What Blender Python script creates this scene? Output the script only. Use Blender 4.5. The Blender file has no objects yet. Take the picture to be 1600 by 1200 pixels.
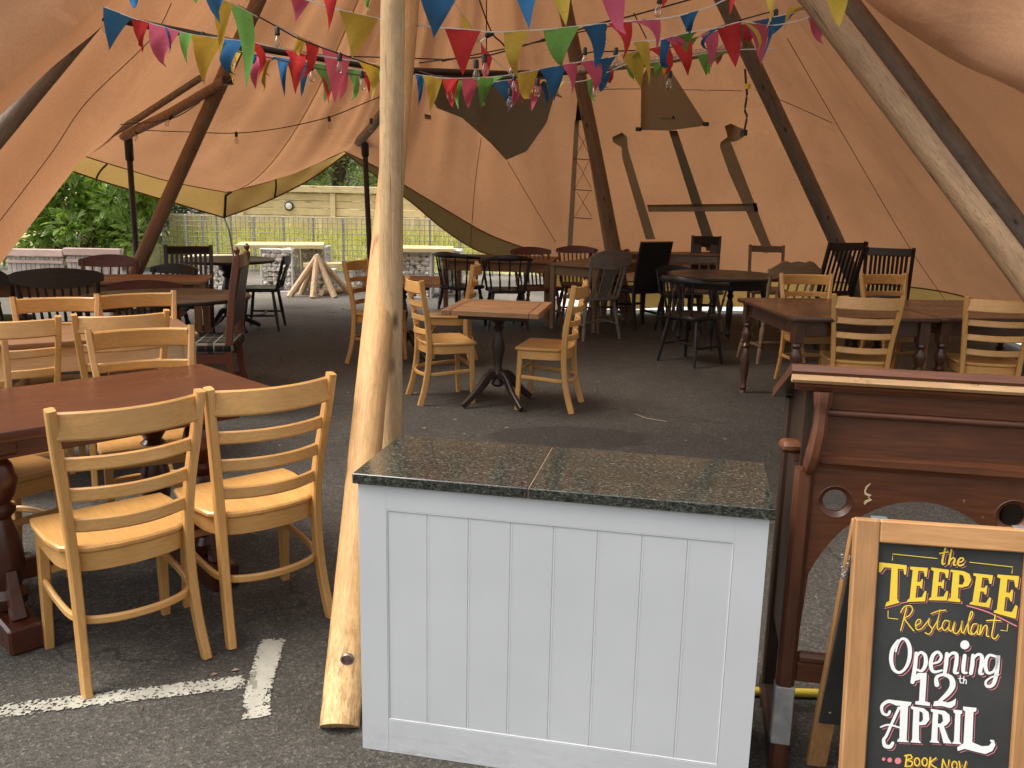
import bpy, math, random
from math import sin, cos, pi, radians, sqrt, atan2
from mathutils import Vector, Matrix
from mathutils.bvhtree import BVHTree

random.seed(7)
S = bpy.context.scene
COL = S.collection

# ------------------------------------------------------------------ camera
F_PX, PITCH, ROLL, CAM_H = 1385.0, radians(12.3), radians(-1.13), 1.48
_F = Vector((0, cos(PITCH), -sin(PITCH)))
_R = Vector((1, 0, 0))
_D = _F.cross(_R)
RGT = cos(ROLL) * _R + sin(ROLL) * _D
DWN = -sin(ROLL) * _R + cos(ROLL) * _D
CAM = Vector((0, 0, CAM_H))
cd = bpy.data.cameras.new('camera')
cam = bpy.data.objects.new('camera', cd)
COL.objects.link(cam)
up = -DWN
bk = -_F
cam.matrix_world = Matrix(((RGT.x, up.x, bk.x, 0), (RGT.y, up.y, bk.y, 0), (RGT.z, up.z, bk.z, CAM_H), (0, 0, 0, 1)))
cd.sensor_fit = 'HORIZONTAL'
cd.sensor_width = 36
cd.lens = 36 * F_PX / 1600
cd.clip_start = 0.05
cd.clip_end = 500
S.camera = cam

# ------------------------------------------------------------------ light
SUN_EL, SUN_AZ = radians(58), radians(262)      # azimuth clockwise from +Y: high, to the left of the camera
w = bpy.data.worlds.new('World')
S.world = w
w.use_nodes = True
nt = w.node_tree
nt.nodes.clear()
sky = nt.nodes.new('ShaderNodeTexSky')
sky.sky_type = 'NISHITA'
sky.sun_disc = False
sky.sun_elevation = SUN_EL
sky.sun_rotation = SUN_AZ
sky.air_density = 1.0
sky.dust_density = 5.0
sky.ozone_density = 0.6
bg = nt.nodes.new('ShaderNodeBackground')
bg.inputs['Strength'].default_value = 0.15
wo = nt.nodes.new('ShaderNodeOutputWorld')
hs = nt.nodes.new('ShaderNodeHueSaturation')      # thin bright overcast: the blue is veiled
hs.inputs['Saturation'].default_value = 0.22
nt.links.new(sky.outputs[0], hs.inputs['Color'])
nt.links.new(hs.outputs[0], bg.inputs[0])
nt.links.new(bg.outputs[0], wo.inputs[0])
sl = bpy.data.lights.new('sun', 'SUN')
sl.energy = 1.1
sl.angle = radians(30)
sl.color = (1.0, 0.92, 0.80)
sun = bpy.data.objects.new('sun', sl)
COL.objects.link(sun)
sd = Vector((sin(SUN_AZ) * cos(SUN_EL), cos(SUN_AZ) * cos(SUN_EL), sin(SUN_EL)))
sun.rotation_euler = sd.to_track_quat('Z', 'Y').to_euler()
sun.location = (0, -5, 12)
S.view_settings.view_transform = 'Standard'
S.view_settings.look = 'None'
S.view_settings.exposure = 0.98
S.view_settings.gamma = 1.0
S.view_settings.use_curve_mapping = False
S.cycles.max_bounces = 10
S.cycles.diffuse_bounces = 6
S.cycles.transparent_max_bounces = 12
S.cycles.use_adaptive_sampling = True
S.cycles.use_denoising = True
S.cycles.caustics_reflective = False
S.cycles.caustics_refractive = False

# ------------------------------------------------------------------ survey helpers: a sight line from the camera post into the scene
def ray(x, y):
    return _F + RGT * ((x - 800) / F_PX) + DWN * ((y - 600) / F_PX)
def G(x, y, z=0.0):
    d = ray(x, y)
    return CAM + d * ((z - CAM_H) / d.z)
def Y(x, y, dist):
    d = ray(x, y)
    return CAM + d * (dist / d.y)

# ------------------------------------------------------------------ materials
MATS = {}
def newmat(name):
    m = bpy.data.materials.new(name)
    m.use_nodes = True
    n = m.node_tree
    n.nodes.clear()
    o = n.nodes.new('ShaderNodeOutputMaterial')
    MATS[name] = m
    return m, n, o
def N(n, t, **kw):
    x = n.nodes.new(t)
    for k, v in kw.items():
        if k in x.inputs:
            x.inputs[k].default_value = v
        else:
            setattr(x, k, v)
    return x
def L(n, a, b):
    n.links.new(a, b)
def ramp(n, fac, stops):
    r = n.nodes.new('ShaderNodeValToRGB')
    e = r.color_ramp.elements
    while len(e) < len(stops):
        e.new(0.5)
    for i, (p, c) in enumerate(stops):
        e[i].position = p
        e[i].color = (c[0], c[1], c[2], 1) if len(c) == 3 else c
    L(n, fac, r.inputs[0])
    return r.outputs[0]
def coords(n, scale=(1, 1, 1), rnd=True, rot=(0, 0, 0)):
    tc = n.nodes.new('ShaderNodeTexCoord')
    mp = n.nodes.new('ShaderNodeMapping')
    mp.inputs['Scale'].default_value = scale
    mp.inputs['Rotation'].default_value = rot
    src = tc.outputs['Object']
    if rnd:
        oi = n.nodes.new('ShaderNodeObjectInfo')
        ml = N(n, 'ShaderNodeMath', operation='MULTIPLY')
        ml.inputs[1].default_value = 37.0
        L(n, oi.outputs['Random'], ml.inputs[0])
        va = N(n, 'ShaderNodeVectorMath', operation='ADD')
        L(n, src, va.inputs[0])
        L(n, ml.outputs[0], va.inputs[1])
        src = va.outputs[0]
    L(n, src, mp.inputs['Vector'])
    return mp.outputs[0]
def noise(n, vec, scale, detail=4, rough=0.55, dist=0.0):
    x = n.nodes.new('ShaderNodeTexNoise')
    x.inputs['Scale'].default_value = scale
    x.inputs['Detail'].default_value = detail
    x.inputs['Roughness'].default_value = rough
    x.inputs['Distortion'].default_value = dist
    L(n, vec, x.inputs['Vector'])
    return x.outputs['Fac']
def mixc(n, fac, a, b, mode='MIX'):
    m = n.nodes.new('ShaderNodeMix')
    m.data_type = 'RGBA'
    m.blend_type = mode
    for s, v in ((m.inputs[0], fac), (m.inputs[6], a), (m.inputs[7], b)):
        if hasattr(v, 'is_output'):
            L(n, v, s)
        elif isinstance(v, (int, float)):
            s.default_value = v
        else:
            s.default_value = (v[0], v[1], v[2], 1)
    return m.outputs[2]
def bump(n, h, strength=0.2, dist=0.01):
    b = n.nodes.new('ShaderNodeBump')
    b.inputs['Strength'].default_value = strength
    b.inputs['Distance'].default_value = dist
    L(n, h, b.inputs['Height'])
    return b.outputs[0]
def princ(n, o, col, rough=0.5, nrm=None, spec=0.5, coat=0.0, metal=0.0):
    p = n.nodes.new('ShaderNodeBsdfPrincipled')
    for s, v in ((p.inputs['Base Color'], col), (p.inputs['Roughness'], rough)):
        if hasattr(v, 'is_output'):
            L(n, v, s)
        elif isinstance(v, (int, float)):
            s.default_value = v
        else:
            s.default_value = (v[0], v[1], v[2], 1)
    p.inputs['Specular IOR Level'].default_value = spec
    p.inputs['Coat Weight'].default_value = coat
    p.inputs['Coat Roughness'].default_value = 0.15
    p.inputs['Metallic'].default_value = metal
    if nrm is not None:
        L(n, nrm, p.inputs['Normal'])
    L(n, p.outputs[0], o.inputs[0])
    return p
def wood(name, c1, c2, axis='x', sc=1.0, rough=0.4, wear=None, coat=0.0, knots=False, bmp=0.12, wear_at=0.68):
    """grain stretched along one axis of the piece; wear = colour of chips and scuffs"""
    m, n, o = newmat(name)
    s = {'x': (1.2, 14, 14), 'y': (14, 1.2, 14), 'z': (14, 14, 1.2)}[axis]
    v = coords(n, tuple(k * sc for k in s))
    g = noise(n, v, 2.2, 6, 0.6, 0.6)
    fine = noise(n, v, 9.0, 3, 0.6)
    v2 = coords(n, (1, 1, 1))
    blot = noise(n, v2, 3.5, 3)
    col = ramp(n, g, [(0.3, c1), (0.7, c2)])
    col = mixc(n, 0.35, col, ramp(n, fine, [(0.35, tuple(k * 0.8 for k in c1)), (0.65, tuple(min(1, k * 1.1) for k in c2))]))
    col = mixc(n, ramp(n, blot, [(0.35, (0, 0, 0)), (0.75, (0.45,) * 3)]), col, tuple(k * 0.62 for k in c1))
    oi = n.nodes.new('ShaderNodeObjectInfo')
    hv = n.nodes.new('ShaderNodeHueSaturation')
    mr = N(n, 'ShaderNodeMapRange')
    mr.inputs[3].default_value = 0.88
    mr.inputs[4].default_value = 1.12
    L(n, oi.outputs['Random'], mr.inputs[0])
    L(n, mr.outputs[0], hv.inputs['Value'])
    L(n, col, hv.inputs['Color'])
    col = hv.outputs[0]
    if knots:
        vk = n.nodes.new('ShaderNodeTexVoronoi')
        vk.inputs['Scale'].default_value = 1.0
        L(n, coords(n, {'x': (1.6, 9, 9), 'y': (9, 1.6, 9), 'z': (9, 9, 1.6)}[axis]), vk.inputs['Vector'])
        col = mixc(n, ramp(n, vk.outputs['Distance'], [(0.05, (0.85,) * 3), (0.17, (0, 0, 0))]), col, tuple(k * 0.3 for k in c1))
    rg = ramp(n, blot, [(0.3, (rough * 0.8,) * 3), (0.7, (min(1, rough * 1.3),) * 3)])
    if wear:
        wn = noise(n, v2, 26.0, 5, 0.7)
        wn2 = noise(n, v2, 5.0, 2)
        mu = N(n, 'ShaderNodeMath', operation='MULTIPLY')
        L(n, wn, mu.inputs[0])
        L(n, wn2, mu.inputs[1])
        col = mixc(n, ramp(n, mu.outputs[0], [(wear_at * 0.5, (0, 0, 0)), (wear_at * 0.5 + 0.03, (0.8,) * 3)]), col, wear)
    princ(n, o, col, rg, bump(n, g, bmp, 0.004), 0.45, coat)
    return m
def plain(name, c, rough=0.5, metal=0.0, var=0.12, sc=8.0, bmp=0.0, spec=0.5):
    m, n, o = newmat(name)
    v = coords(n)
    g = noise(n, v, sc, 5)
    col = ramp(n, g, [(0.3, tuple(k * (1 - var) for k in c)), (0.7, tuple(min(1, k * (1 + var)) for k in c))])
    princ(n, o, col, rough, bump(n, g, bmp, 0.01) if bmp else None, spec, 0, metal)
    return m

M_BEECH = {a: wood('honey beech ' + a, (0.54, 0.275, 0.080), (0.66, 0.355, 0.115), a, 1.0, 0.34, coat=0.25, bmp=0.04) for a in 'xyz'}
M_MAHOG = {a: wood('red mahogany ' + a, (0.048, 0.0125, 0.006), (0.102, 0.027, 0.012), a, 1.0, 0.28, coat=0.22, wear=(0.22, 0.10, 0.06), wear_at=0.80, bmp=0.04) for a in 'xyz'}
M_DESK = {a: wood('pew mahogany ' + a, (0.058, 0.0195, 0.0100), (0.165, 0.056, 0.0225), a, 0.8, 0.38, coat=0.12, wear=(0.34, 0.20, 0.11), wear_at=0.83, bmp=0.05) for a in 'xyz'}
M_WALN = {a: wood('brown walnut ' + a, (0.052, 0.021, 0.012), (0.098, 0.042, 0.023), a, 1.0, 0.27, coat=0.2, bmp=0.05) for a in 'xyz'}
M_OAKB = {a: wood('rustic oak ' + a, (0.19, 0.090, 0.038), (0.33, 0.165, 0.072), a, 1.0, 0.5, bmp=0.1) for a in 'xyz'}
M_PINE = {a: wood('pale pine ' + a, (0.54, 0.39, 0.215), (0.66, 0.50, 0.30), a, 1.0, 0.5, knots=True, bmp=0.06) for a in 'xyz'}
M_BLAK = {a: wood('blackened wood ' + a, (0.010, 0.009, 0.009), (0.020, 0.017, 0.016), a, 1.0, 0.35, bmp=0.05) for a in 'xyz'}
M_DARK = {a: wood('dark stained wood ' + a, (0.024, 0.014, 0.009), (0.050, 0.028, 0.018), a, 1.0, 0.4, bmp=0.05) for a in 'xyz'}
M_GREY = {a: wood('weathered grey wood ' + a, (0.13, 0.11, 0.09), (0.22, 0.19, 0.155), a, 1.0, 0.7, bmp=0.15) for a in 'xyz'}
M_TAN = {a: wood('faded tan wood ' + a, (0.21, 0.135, 0.075), (0.32, 0.215, 0.125), a, 1.0, 0.55, bmp=0.08) for a in 'xyz'}
M_RED = {a: wood('reddish brown wood ' + a, (0.105, 0.032, 0.018), (0.175, 0.058, 0.032), a, 1.0, 0.4, bmp=0.05) for a in 'xyz'}
def polewood(name, c1, c2, mott=0.5):
    """peeled log: long streaks, knots, dark drying cracks and mottled bark remains"""
    m, n, o = newmat('peeled log ' + name)
    g = noise(n, coords(n, (22, 22, 0.9)), 1.6, 6, 0.65, 0.5)
    fine = noise(n, coords(n, (60, 60, 5)), 3.0, 4, 0.7)
    blot = noise(n, coords(n, (5, 5, 1.6)), 2.2, 6, 0.68, 0.8)
    speck = noise(n, coords(n, (28, 28, 14)), 2.2, 5, 0.75)
    col = ramp(n, g, [(0.28, c1), (0.72, c2)])
    col = mixc(n, 0.45, col, ramp(n, fine, [(0.3, tuple(k * 0.62 for k in c1)), (0.7, tuple(min(1, k * 1.15) for k in c2))]))
    col = mixc(n, ramp(n, blot, [(0.40, (0, 0, 0)), (0.68, (mott,) * 3)]), col, tuple(k * 0.45 for k in c1))
    col = mixc(n, ramp(n, speck, [(0.56, (0, 0, 0)), (0.66, (mott,) * 3)]), col, tuple(k * 0.38 for k in c1))
    vk = n.nodes.new('ShaderNodeTexVoronoi')
    vk.inputs['Scale'].default_value = 1.0
    L(n, coords(n, (11, 11, 4.2)), vk.inputs['Vector'])
    col = mixc(n, ramp(n, vk.outputs['Distance'], [(0.05, (0.95,) * 3), (0.10, (0.6,) * 3), (0.19, (0, 0, 0))]), col, tuple(k * 0.22 for k in c1))
    ck = noise(n, coords(n, (34, 34, 0.55)), 1.0, 2, 0.5)
    crk = ramp(n, ck, [(0.487, (0, 0, 0)), (0.4975, (0.85,) * 3), (0.5, (0.85,) * 3), (0.511, (0, 0, 0))])
    gate = ramp(n, noise(n, coords(n, (2, 2, 1.1)), 2.0, 2), [(0.52, (0, 0, 0)), (0.6, (1, 1, 1))])
    mu = mixc(n, 1.0, crk, gate, 'MULTIPLY')
    col = mixc(n, mu, col, tuple(k * 0.15 for k in c1))
    ad = N(n, 'ShaderNodeMath', operation='ADD')
    L(n, g, ad.inputs[0])
    L(n, blot, ad.inputs[1])
    # weathered pale foot with dirt marks
    tc = n.nodes.new('ShaderNodeTexCoord')
    sx = n.nodes.new('ShaderNodeSeparateXYZ')
    L(n, tc.outputs['Object'], sx.inputs[0])
    mr = N(n, 'ShaderNodeMapRange')
    mr.inputs[1].default_value = 0.50
    mr.inputs[2].default_value = 0.05
    L(n, sx.outputs[2], mr.inputs[0])
    mg = mixc(n, 1.0, mr.outputs[0], ramp(n, speck, [(0.40, (0.35,) * 3), (0.56, (1, 1, 1))]), 'MULTIPLY')
    col = mixc(n, mg, col, mixc(n, ramp(n, noise(n, coords(n, (30, 30, 9)), 2.0, 5, 0.7), [(0.45, (0, 0, 0)), (0.62, (0.9,) * 3)]), tuple(min(0.7, k * 1.15 + 0.04) for k in c2), tuple(k * 0.5 for k in c1)))
    princ(n, o, col, 0.62, bump(n, ad.outputs[0], 0.5, 0.006), 0.35)
    return m
M_POLE = {k: polewood(k, c1, c2, mo) for k, c1, c2, mo in (
    ('gold', (0.44, 0.235, 0.085), (0.64, 0.38, 0.165), 0.22), ('pale', (0.43, 0.265, 0.125), (0.61, 0.415, 0.22), 0.32), ('rough', (0.28, 0.160, 0.080), (0.48, 0.31, 0.17), 0.5),
    ('brown', (0.23, 0.135, 0.080), (0.36, 0.225, 0.135), 0.35), ('dark', (0.21, 0.175, 0.148), (0.35, 0.295, 0.245), 0.45), ('new', (0.42, 0.275, 0.145), (0.56, 0.395, 0.235), 0.1))}
M_FENC = {a: wood('treated fence board ' + a, (0.64, 0.50, 0.25), (0.78, 0.64, 0.36), a, 0.8, 0.65, knots=True, bmp=0.08) for a in 'xyz'}
M_PINK = wood('weathered pinkish timber', (0.52, 0.36, 0.30), (0.66, 0.49, 0.42), 'x', 1.0, 0.8, bmp=0.2)
M_SIGNW = {a: wood('oiled sign frame ' + a, (0.40, 0.195, 0.075), (0.53, 0.285, 0.12), a, 1.0, 0.4, bmp=0.08) for a in 'xyz'}
M_BLACK = plain('matt black metal', (0.012, 0.012, 0.013), 0.45)
M_PLAS = plain('black rubber', (0.014, 0.014, 0.015), 0.5)
M_STEEL = plain('galvanised steel', (0.42, 0.43, 0.42), 0.45, 0.75)
M_WIRE = plain('grey fence wire', (0.20, 0.21, 0.19), 0.5, 0.5)
M_IRON = plain('rusty bolt iron', (0.20, 0.15, 0.125), 0.45, 0.6, 0.5, 60)
M_LEATH = plain('black leather', (0.016, 0.015, 0.016), 0.38, 0, 0.3, 30, 0.2)
M_STRING = plain('white bunting tape', (0.60, 0.57, 0.52), 0.8)
M_CABLE = plain('dark festoon cable', (0.035, 0.020, 0.013), 0.6)
M_WHITE = plain('white sign paint', (0.82, 0.82, 0.80), 0.5, 0, 0.03)
M_YELL = plain('yellow sign paint', (0.80, 0.57, 0.05), 0.5, 0, 0.06)
M_PINKP = plain('pink sign paint', (0.72, 0.22, 0.24), 0.5, 0, 0.05)
M_HOSE = plain('yellow tube', (0.62, 0.46, 0.05), 0.4)
M_OPAL = plain('frosted lamp glass', (0.75, 0.75, 0.72), 0.3)
M_STAKE = plain('white painted post', (0.62, 0.63, 0.62), 0.5)

def canvas_mat(name, c, tr, folds=True):
    m, n, o = newmat(name)
    v = coords(n, rnd=False)
    a = noise(n, v, 1.1, 4)
    b = noise(n, v, 60, 2)
    col = ramp(n, a, [(0.3, tuple(k * 0.88 for k in c)), (0.7, tuple(k * 1.08 for k in c))])
    col = mixc(n, 0.12, col, ramp(n, b, [(0.4, tuple(k * 0.6 for k in c)), (0.6, tuple(k * 1.2 for k in c))]))
    f = noise(n, coords(n, (0.5, 0.5, 0.9), False), 2.4, 3, 0.5, 0.8)
    nb = bump(n, f, 0.35 if folds else 0.1, 0.06)
    if folds:
        cr = noise(n, coords(n, (1.0, 1.0, 0.6), False), 3.4, 7, 0.62, 1.6)
        b2 = n.nodes.new('ShaderNodeBump')
        b2.inputs['Strength'].default_value = 0.28
        b2.inputs['Distance'].default_value = 0.035
        L(n, cr, b2.inputs['Height'])
        L(n, nb, b2.inputs['Normal'])
        nb = b2.outputs[0]
        wt = noise(n, coords(n, (1, 1, 0.8), False), 1.7, 6, 0.7, 1.0)
        col = mixc(n, ramp(n, wt, [(0.55, (0, 0, 0)), (0.60, (0.22,) * 3), (0.63, (0.05,) * 3), (0.8, (0.16,) * 3)]), col, tuple(k * 0.62 for k in c))
    d = n.nodes.new('ShaderNodeBsdfDiffuse')
    t = n.nodes.new('ShaderNodeBsdfTranslucent')
    L(n, col, d.inputs[0])
    L(n, nb, d.inputs['Normal'])
    tcol = mixc(n, 1.0, col, (1.0, 0.84, 0.68), 'MULTIPLY')
    L(n, tcol, t.inputs[0])
    x = n.nodes.new('ShaderNodeMixShader')
    x.inputs[0].default_value = tr
    L(n, d.outputs[0], x.inputs[1])
    L(n, t.outputs[0], x.inputs[2])
    L(n, x.outputs[0], o.inputs[0])
    return m
M_CANVAS = canvas_mat('tan tent canvas', (0.55, 0.322, 0.190), 0.33)
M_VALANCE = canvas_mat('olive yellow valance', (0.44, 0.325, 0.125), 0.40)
M_VAL_SHADE = canvas_mat('olive valance in painted shade', (0.27, 0.215, 0.10), 0.12)  # same cloth as the valance, its shade put into the colour
M_SCRN = wood('silvery weathered board', (0.44, 0.38, 0.34), (0.60, 0.54, 0.48), 'z', 1.0, 0.8, bmp=0.2)
M_PATCH = canvas_mat('grey cloth and painted shadow', (0.60, 0.59, 0.46), 0.46, False)  # vent flap cloth; also colours the shadow strips painted on the canvas
M_PATCHD = canvas_mat('dark grey cloth and painted shadow', (0.38, 0.35, 0.26), 0.30, False)  # vent strap cloth; also colours the painted pointed shadow
M_SEAM = canvas_mat('brown seam webbing', (0.23, 0.125, 0.075), 0.1, False)
M_FLAG = {k: canvas_mat(k + ' pennant cloth', c, 0.35, False) for k, c in dict(
    red=(0.56, 0.055, 0.055), blue=(0.042, 0.145, 0.31), yellow=(0.56, 0.41, 0.075), green=(0.18, 0.40, 0.10), pink=(0.56, 0.12, 0.19)).items()}

def asphalt():
    m, n, o = newmat('car park asphalt')
    v = coords(n, rnd=False)
    ag = n.nodes.new('ShaderNodeTexVoronoi')
    ag.inputs['Scale'].default_value = 130
    L(n, v, ag.inputs['Vector'])
    ag2 = n.nodes.new('ShaderNodeTexVoronoi')
    ag2.inputs['Scale'].default_value = 260
    L(n, v, ag2.inputs['Vector'])
    big = noise(n, v, 0.9, 5, 0.6)
    mid = noise(n, v, 7, 5, 0.65)
    base = ramp(n, big, [(0.3, (0.074, 0.066, 0.054)), (0.7, (0.114, 0.103, 0.085))])
    # daylight spilling in under the lifted side, painted as paler ground
    sp_ = n.nodes.new('ShaderNodeSeparateXYZ')
    L(n, v, sp_.inputs[0])
    yq = N(n, 'ShaderNodeMath', operation='MULTIPLY_ADD')
    yq.inputs[1].default_value = -0.55
    L(n, sp_.outputs[0], yq.inputs[0])
    L(n, sp_.outputs[1], yq.inputs[2])
    nq = N(n, 'ShaderNodeMath', operation='MULTIPLY_ADD')
    nq.inputs[1].default_value = 1.6
    L(n, mid, nq.inputs[0])
    L(n, yq.outputs[0], nq.inputs[2])
    mq = N(n, 'ShaderNodeMapRange')
    mq.inputs[1].default_value = 10.9
    mq.inputs[2].default_value = 13.6
    mq.inputs[4].default_value = 0.9
    L(n, nq.outputs[0], mq.inputs[0])
    base = mixc(n, mq.outputs[0], base, (0.30, 0.265, 0.215))
    pt = noise(n, v, 0.33, 3, 0.5, 0.4)
    base = mixc(n, ramp(n, pt, [(0.42, (0, 0, 0)), (0.50, (0.5,) * 3)]), base, (0.062, 0.055, 0.045))
    ce = n.nodes.new('ShaderNodeTexVoronoi')
    ce.feature = 'DISTANCE_TO_EDGE'
    ce.inputs['Scale'].default_value = 0.45
    cw = N(n, 'ShaderNodeVectorMath', operation='ADD')
    nz_ = n.nodes.new('ShaderNodeTexNoise')
    nz_.inputs['Scale'].default_value = 2.4
    nz_.inputs['Detail'].default_value = 6
    L(n, v, nz_.inputs['Vector'])
    sc_ = N(n, 'ShaderNodeVectorMath', operation='SCALE')
    sc_.inputs['Scale'].default_value = 0.7
    L(n, nz_.outputs['Color'], sc_.inputs[0])
    L(n, v, cw.inputs[0])
    L(n, sc_.outputs[0], cw.inputs[1])
    L(n, cw.outputs[0], ce.inputs['Vector'])
    base = mixc(n, mixc(n, 1.0, ramp(n, ce.outputs['Distance'], [(0.0, (0.7,) * 3), (0.006, (0, 0, 0))]), ramp(n, big, [(0.48, (0, 0, 0)), (0.56, (1, 1, 1))]), 'MULTIPLY'), base, (0.02, 0.018, 0.015))
    dust = ramp(n, mid, [(0.5, (0, 0, 0)), (0.8, (0.35,) * 3)])
    base = mixc(n, dust, base, (0.17, 0.155, 0.13))
    st = n.nodes.new('ShaderNodeSeparateColor')
    L(n, ag.outputs['Color'], st.inputs[0])
    stone = ramp(n, st.outputs[0], [(0.0, (0.62,) * 3), (0.55, (0.96,) * 3), (0.88, (1.2,) * 3), (1.0, (1.9,) * 3)])
    base = mixc(n, 1.0, base, stone, 'MULTIPLY')
    pit = ramp(n, ag2.outputs['Distance'], [(0.25, (1, 1, 1)), (0.62, (0.5,) * 3)])
    base = mixc(n, 0.8, base, pit, 'MULTIPLY')
    # damp patch on the floor in front of the square table
    tc = n.nodes.new('ShaderNodeTexCoord')
    mp = n.nodes.new('ShaderNodeMapping')
    c = G(890, 683)
    mp.inputs['Location'].default_value = (-c.x / 0.52, -c.y / 0.27, 0)
    mp.inputs['Scale'].default_value = (1 / 0.52, 1 / 0.27, 0)
    L(n, tc.outputs['Object'], mp.inputs['Vector'])
    ln = N(n, 'ShaderNodeVectorMath', operation='LENGTH')
    L(n, mp.outputs[0], ln.inputs[0])
    ad = N(n, 'ShaderNodeMath', operation='ADD')
    mm = N(n, 'ShaderNodeMath', operation='MULTIPLY')
    mm.inputs[1].default_value = 0.5
    L(n, mid, mm.inputs[0])
    L(n, ln.outputs['Value'], ad.inputs[0])
    L(n, mm.outputs[0], ad.inputs[1])
    wet = ramp(n, ad.outputs[0], [(1.1, (0.55,) * 3), (1.22, (0, 0, 0))]) if False else None
    mr = N(n, 'ShaderNodeMapRange')
    mr.inputs[1].default_value = 1.12
    mr.inputs[2].default_value = 1.26
    mr.inputs[3].default_value = 0.45
    mr.inputs[4].default_value = 0.0
    L(n, ad.outputs[0], mr.inputs[0])
    base = mixc(n, mr.outputs[0], base, (0.018, 0.013, 0.009))
    princ(n, o, base, 0.85, bump(n, ag.outputs['Distance'], 0.5, 0.004), 0.3)
    return m
M_ASPH = asphalt()

def road_paint():
    m, n, o = newmat('worn road paint')
    v = coords(n, rnd=False)
    a = noise(n, v, 95, 3, 0.6)
    b = noise(n, v, 9, 4, 0.6)
    col = ramp(n, b, [(0.3, (0.34, 0.32, 0.26)), (0.7, (0.49, 0.47, 0.39))])
    p = princ(n, o, col, 0.8, bump(n, a, 0.4, 0.006), 0.3)
    t = n.nodes.new('ShaderNodeBsdfTransparent')
    x = n.nodes.new('ShaderNodeMixShader')
    uvn = n.nodes.new('ShaderNodeUVMap')
    sx = n.nodes.new('ShaderNodeSeparateXYZ')
    L(n, uvn.outputs[0], sx.inputs[0])
    # uv.x: 0 at the border to 1 inside, uv.y: how solid the stretch is
    th = N(n, 'ShaderNodeMath', operation='MULTIPLY_ADD')
    th.inputs[1].default_value = 0.6
    L(n, sx.outputs[0], th.inputs[0])
    L(n, sx.outputs[1], th.inputs[2])
    ad = N(n, 'ShaderNodeMath', operation='ADD')
    L(n, th.outputs[0], ad.inputs[0])
    L(n, a, ad.inputs[1])
    gt = N(n, 'ShaderNodeMath', operation='GREATER_THAN')
    gt.inputs[1].default_value = 0.72
    L(n, ad.outputs[0], gt.inputs[0])
    L(n, gt.outputs[0], x.inputs[0])
    L(n, t.outputs[0], x.inputs[1])
    L(n, p.outputs[0], x.inputs[2])
    L(n, x.outputs[0], o.inputs[0])
    return m
M_RPAINT = road_paint()

def granite():
    m, n, o = newmat('dark green granite')
    v = coords(n, (130, 210, 210))
    vs = n.nodes.new('ShaderNodeTexVoronoi')
    vs.inputs['Scale'].default_value = 1.6
    L(n, v, vs.inputs['Vector'])
    sp = n.nodes.new('ShaderNodeSeparateColor')
    L(n, vs.outputs['Color'], sp.inputs[0])
    a = noise(n, v, 0.8, 6, 0.7, 0.8)
    c = noise(n, v, 0.05, 4, 0.6)
    col = ramp(n, a, [(0.38, (0.006, 0.007, 0.006)), (0.48, (0.020, 0.021, 0.018)), (0.56, (0.056, 0.062, 0.050)), (0.66, (0.165, 0.175, 0.14))])
    col = mixc(n, ramp(n, sp.outputs[1], [(0.72, (0, 0, 0)), (0.86, (0.6,) * 3)]), col, (0.050, 0.048, 0.036))
    col = mixc(n, ramp(n, c, [(0.45, (0, 0, 0)), (0.8, (0.4,) * 3)]), col, (0.012, 0.013, 0.011))
    princ(n, o, col, 0.09, None, 0.55)
    return m
M_GRAN = granite()

def cabinet_paint():
    m, n, o = newmat('pale grey cabinet paint')
    v = coords(n, rnd=False)
    a = noise(n, v, 3, 4)
    sc = noise(n, coords(n, (4, 4, 28), False), 3.0, 5, 0.7)
    ch = noise(n, v, 17, 5, 0.75)
    mu = N(n, 'ShaderNodeMath', operation='MULTIPLY')
    L(n, sc, mu.inputs[0])
    L(n, ch, mu.inputs[1])
    col = ramp(n, a, [(0.3, (0.505, 0.518, 0.530)), (0.7, (0.555, 0.568, 0.580))])
    col = mixc(n, ramp(n, mu.outputs[0], [(0.40, (0, 0, 0)), (0.44, (0.3,) * 3)]), col, (0.70, 0.70, 0.68))
    # grime and rubs along the bottom and round the top edge
    tcz = n.nodes.new('ShaderNodeTexCoord')
    sz = n.nodes.new('ShaderNodeSeparateXYZ')
    L(n, tcz.outputs['Object'], sz.inputs[0])
    low = ramp(n, sz.outputs[2], [(0.0, (1, 1, 1)), (0.055, (0.5,) * 3), (0.13, (0, 0, 0)), (0.70, (0, 0, 0)), (0.75, (0.25,) * 3)])
    gm = mixc(n, 1.0, low, ramp(n, noise(n, coords(n, (2, 2, 9), False), 6.0, 6, 0.72), [(0.46, (0, 0, 0)), (0.64, (0.55,) * 3)]), 'MULTIPLY')
    col = mixc(n, gm, col, (0.38, 0.37, 0.35))
    rb = mixc(n, 1.0, low, ramp(n, noise(n, coords(n, (5, 5, 26), False), 4.0, 4, 0.7), [(0.60, (0, 0, 0)), (0.68, (0.8,) * 3)]), 'MULTIPLY')
    col = mixc(n, rb, col, (0.80, 0.79, 0.76))
    princ(n, o, col, 0.42, bump(n, noise(n, v, 60, 3), 0.05, 0.002), 0.45)
    return m
M_CAB = cabinet_paint()

def chalkboard():
    m, n, o = newmat('chalkboard black')
    v = coords(n, rnd=False)
    a = noise(n, v, 6, 5, 0.6)
    col = ramp(n, a, [(0.3, (0.028, 0.029, 0.028)), (0.7, (0.048, 0.049, 0.047))])
    princ(n, o, col, 0.6, None, 0.35)
    return m
M_CHALK = chalkboard()

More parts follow.
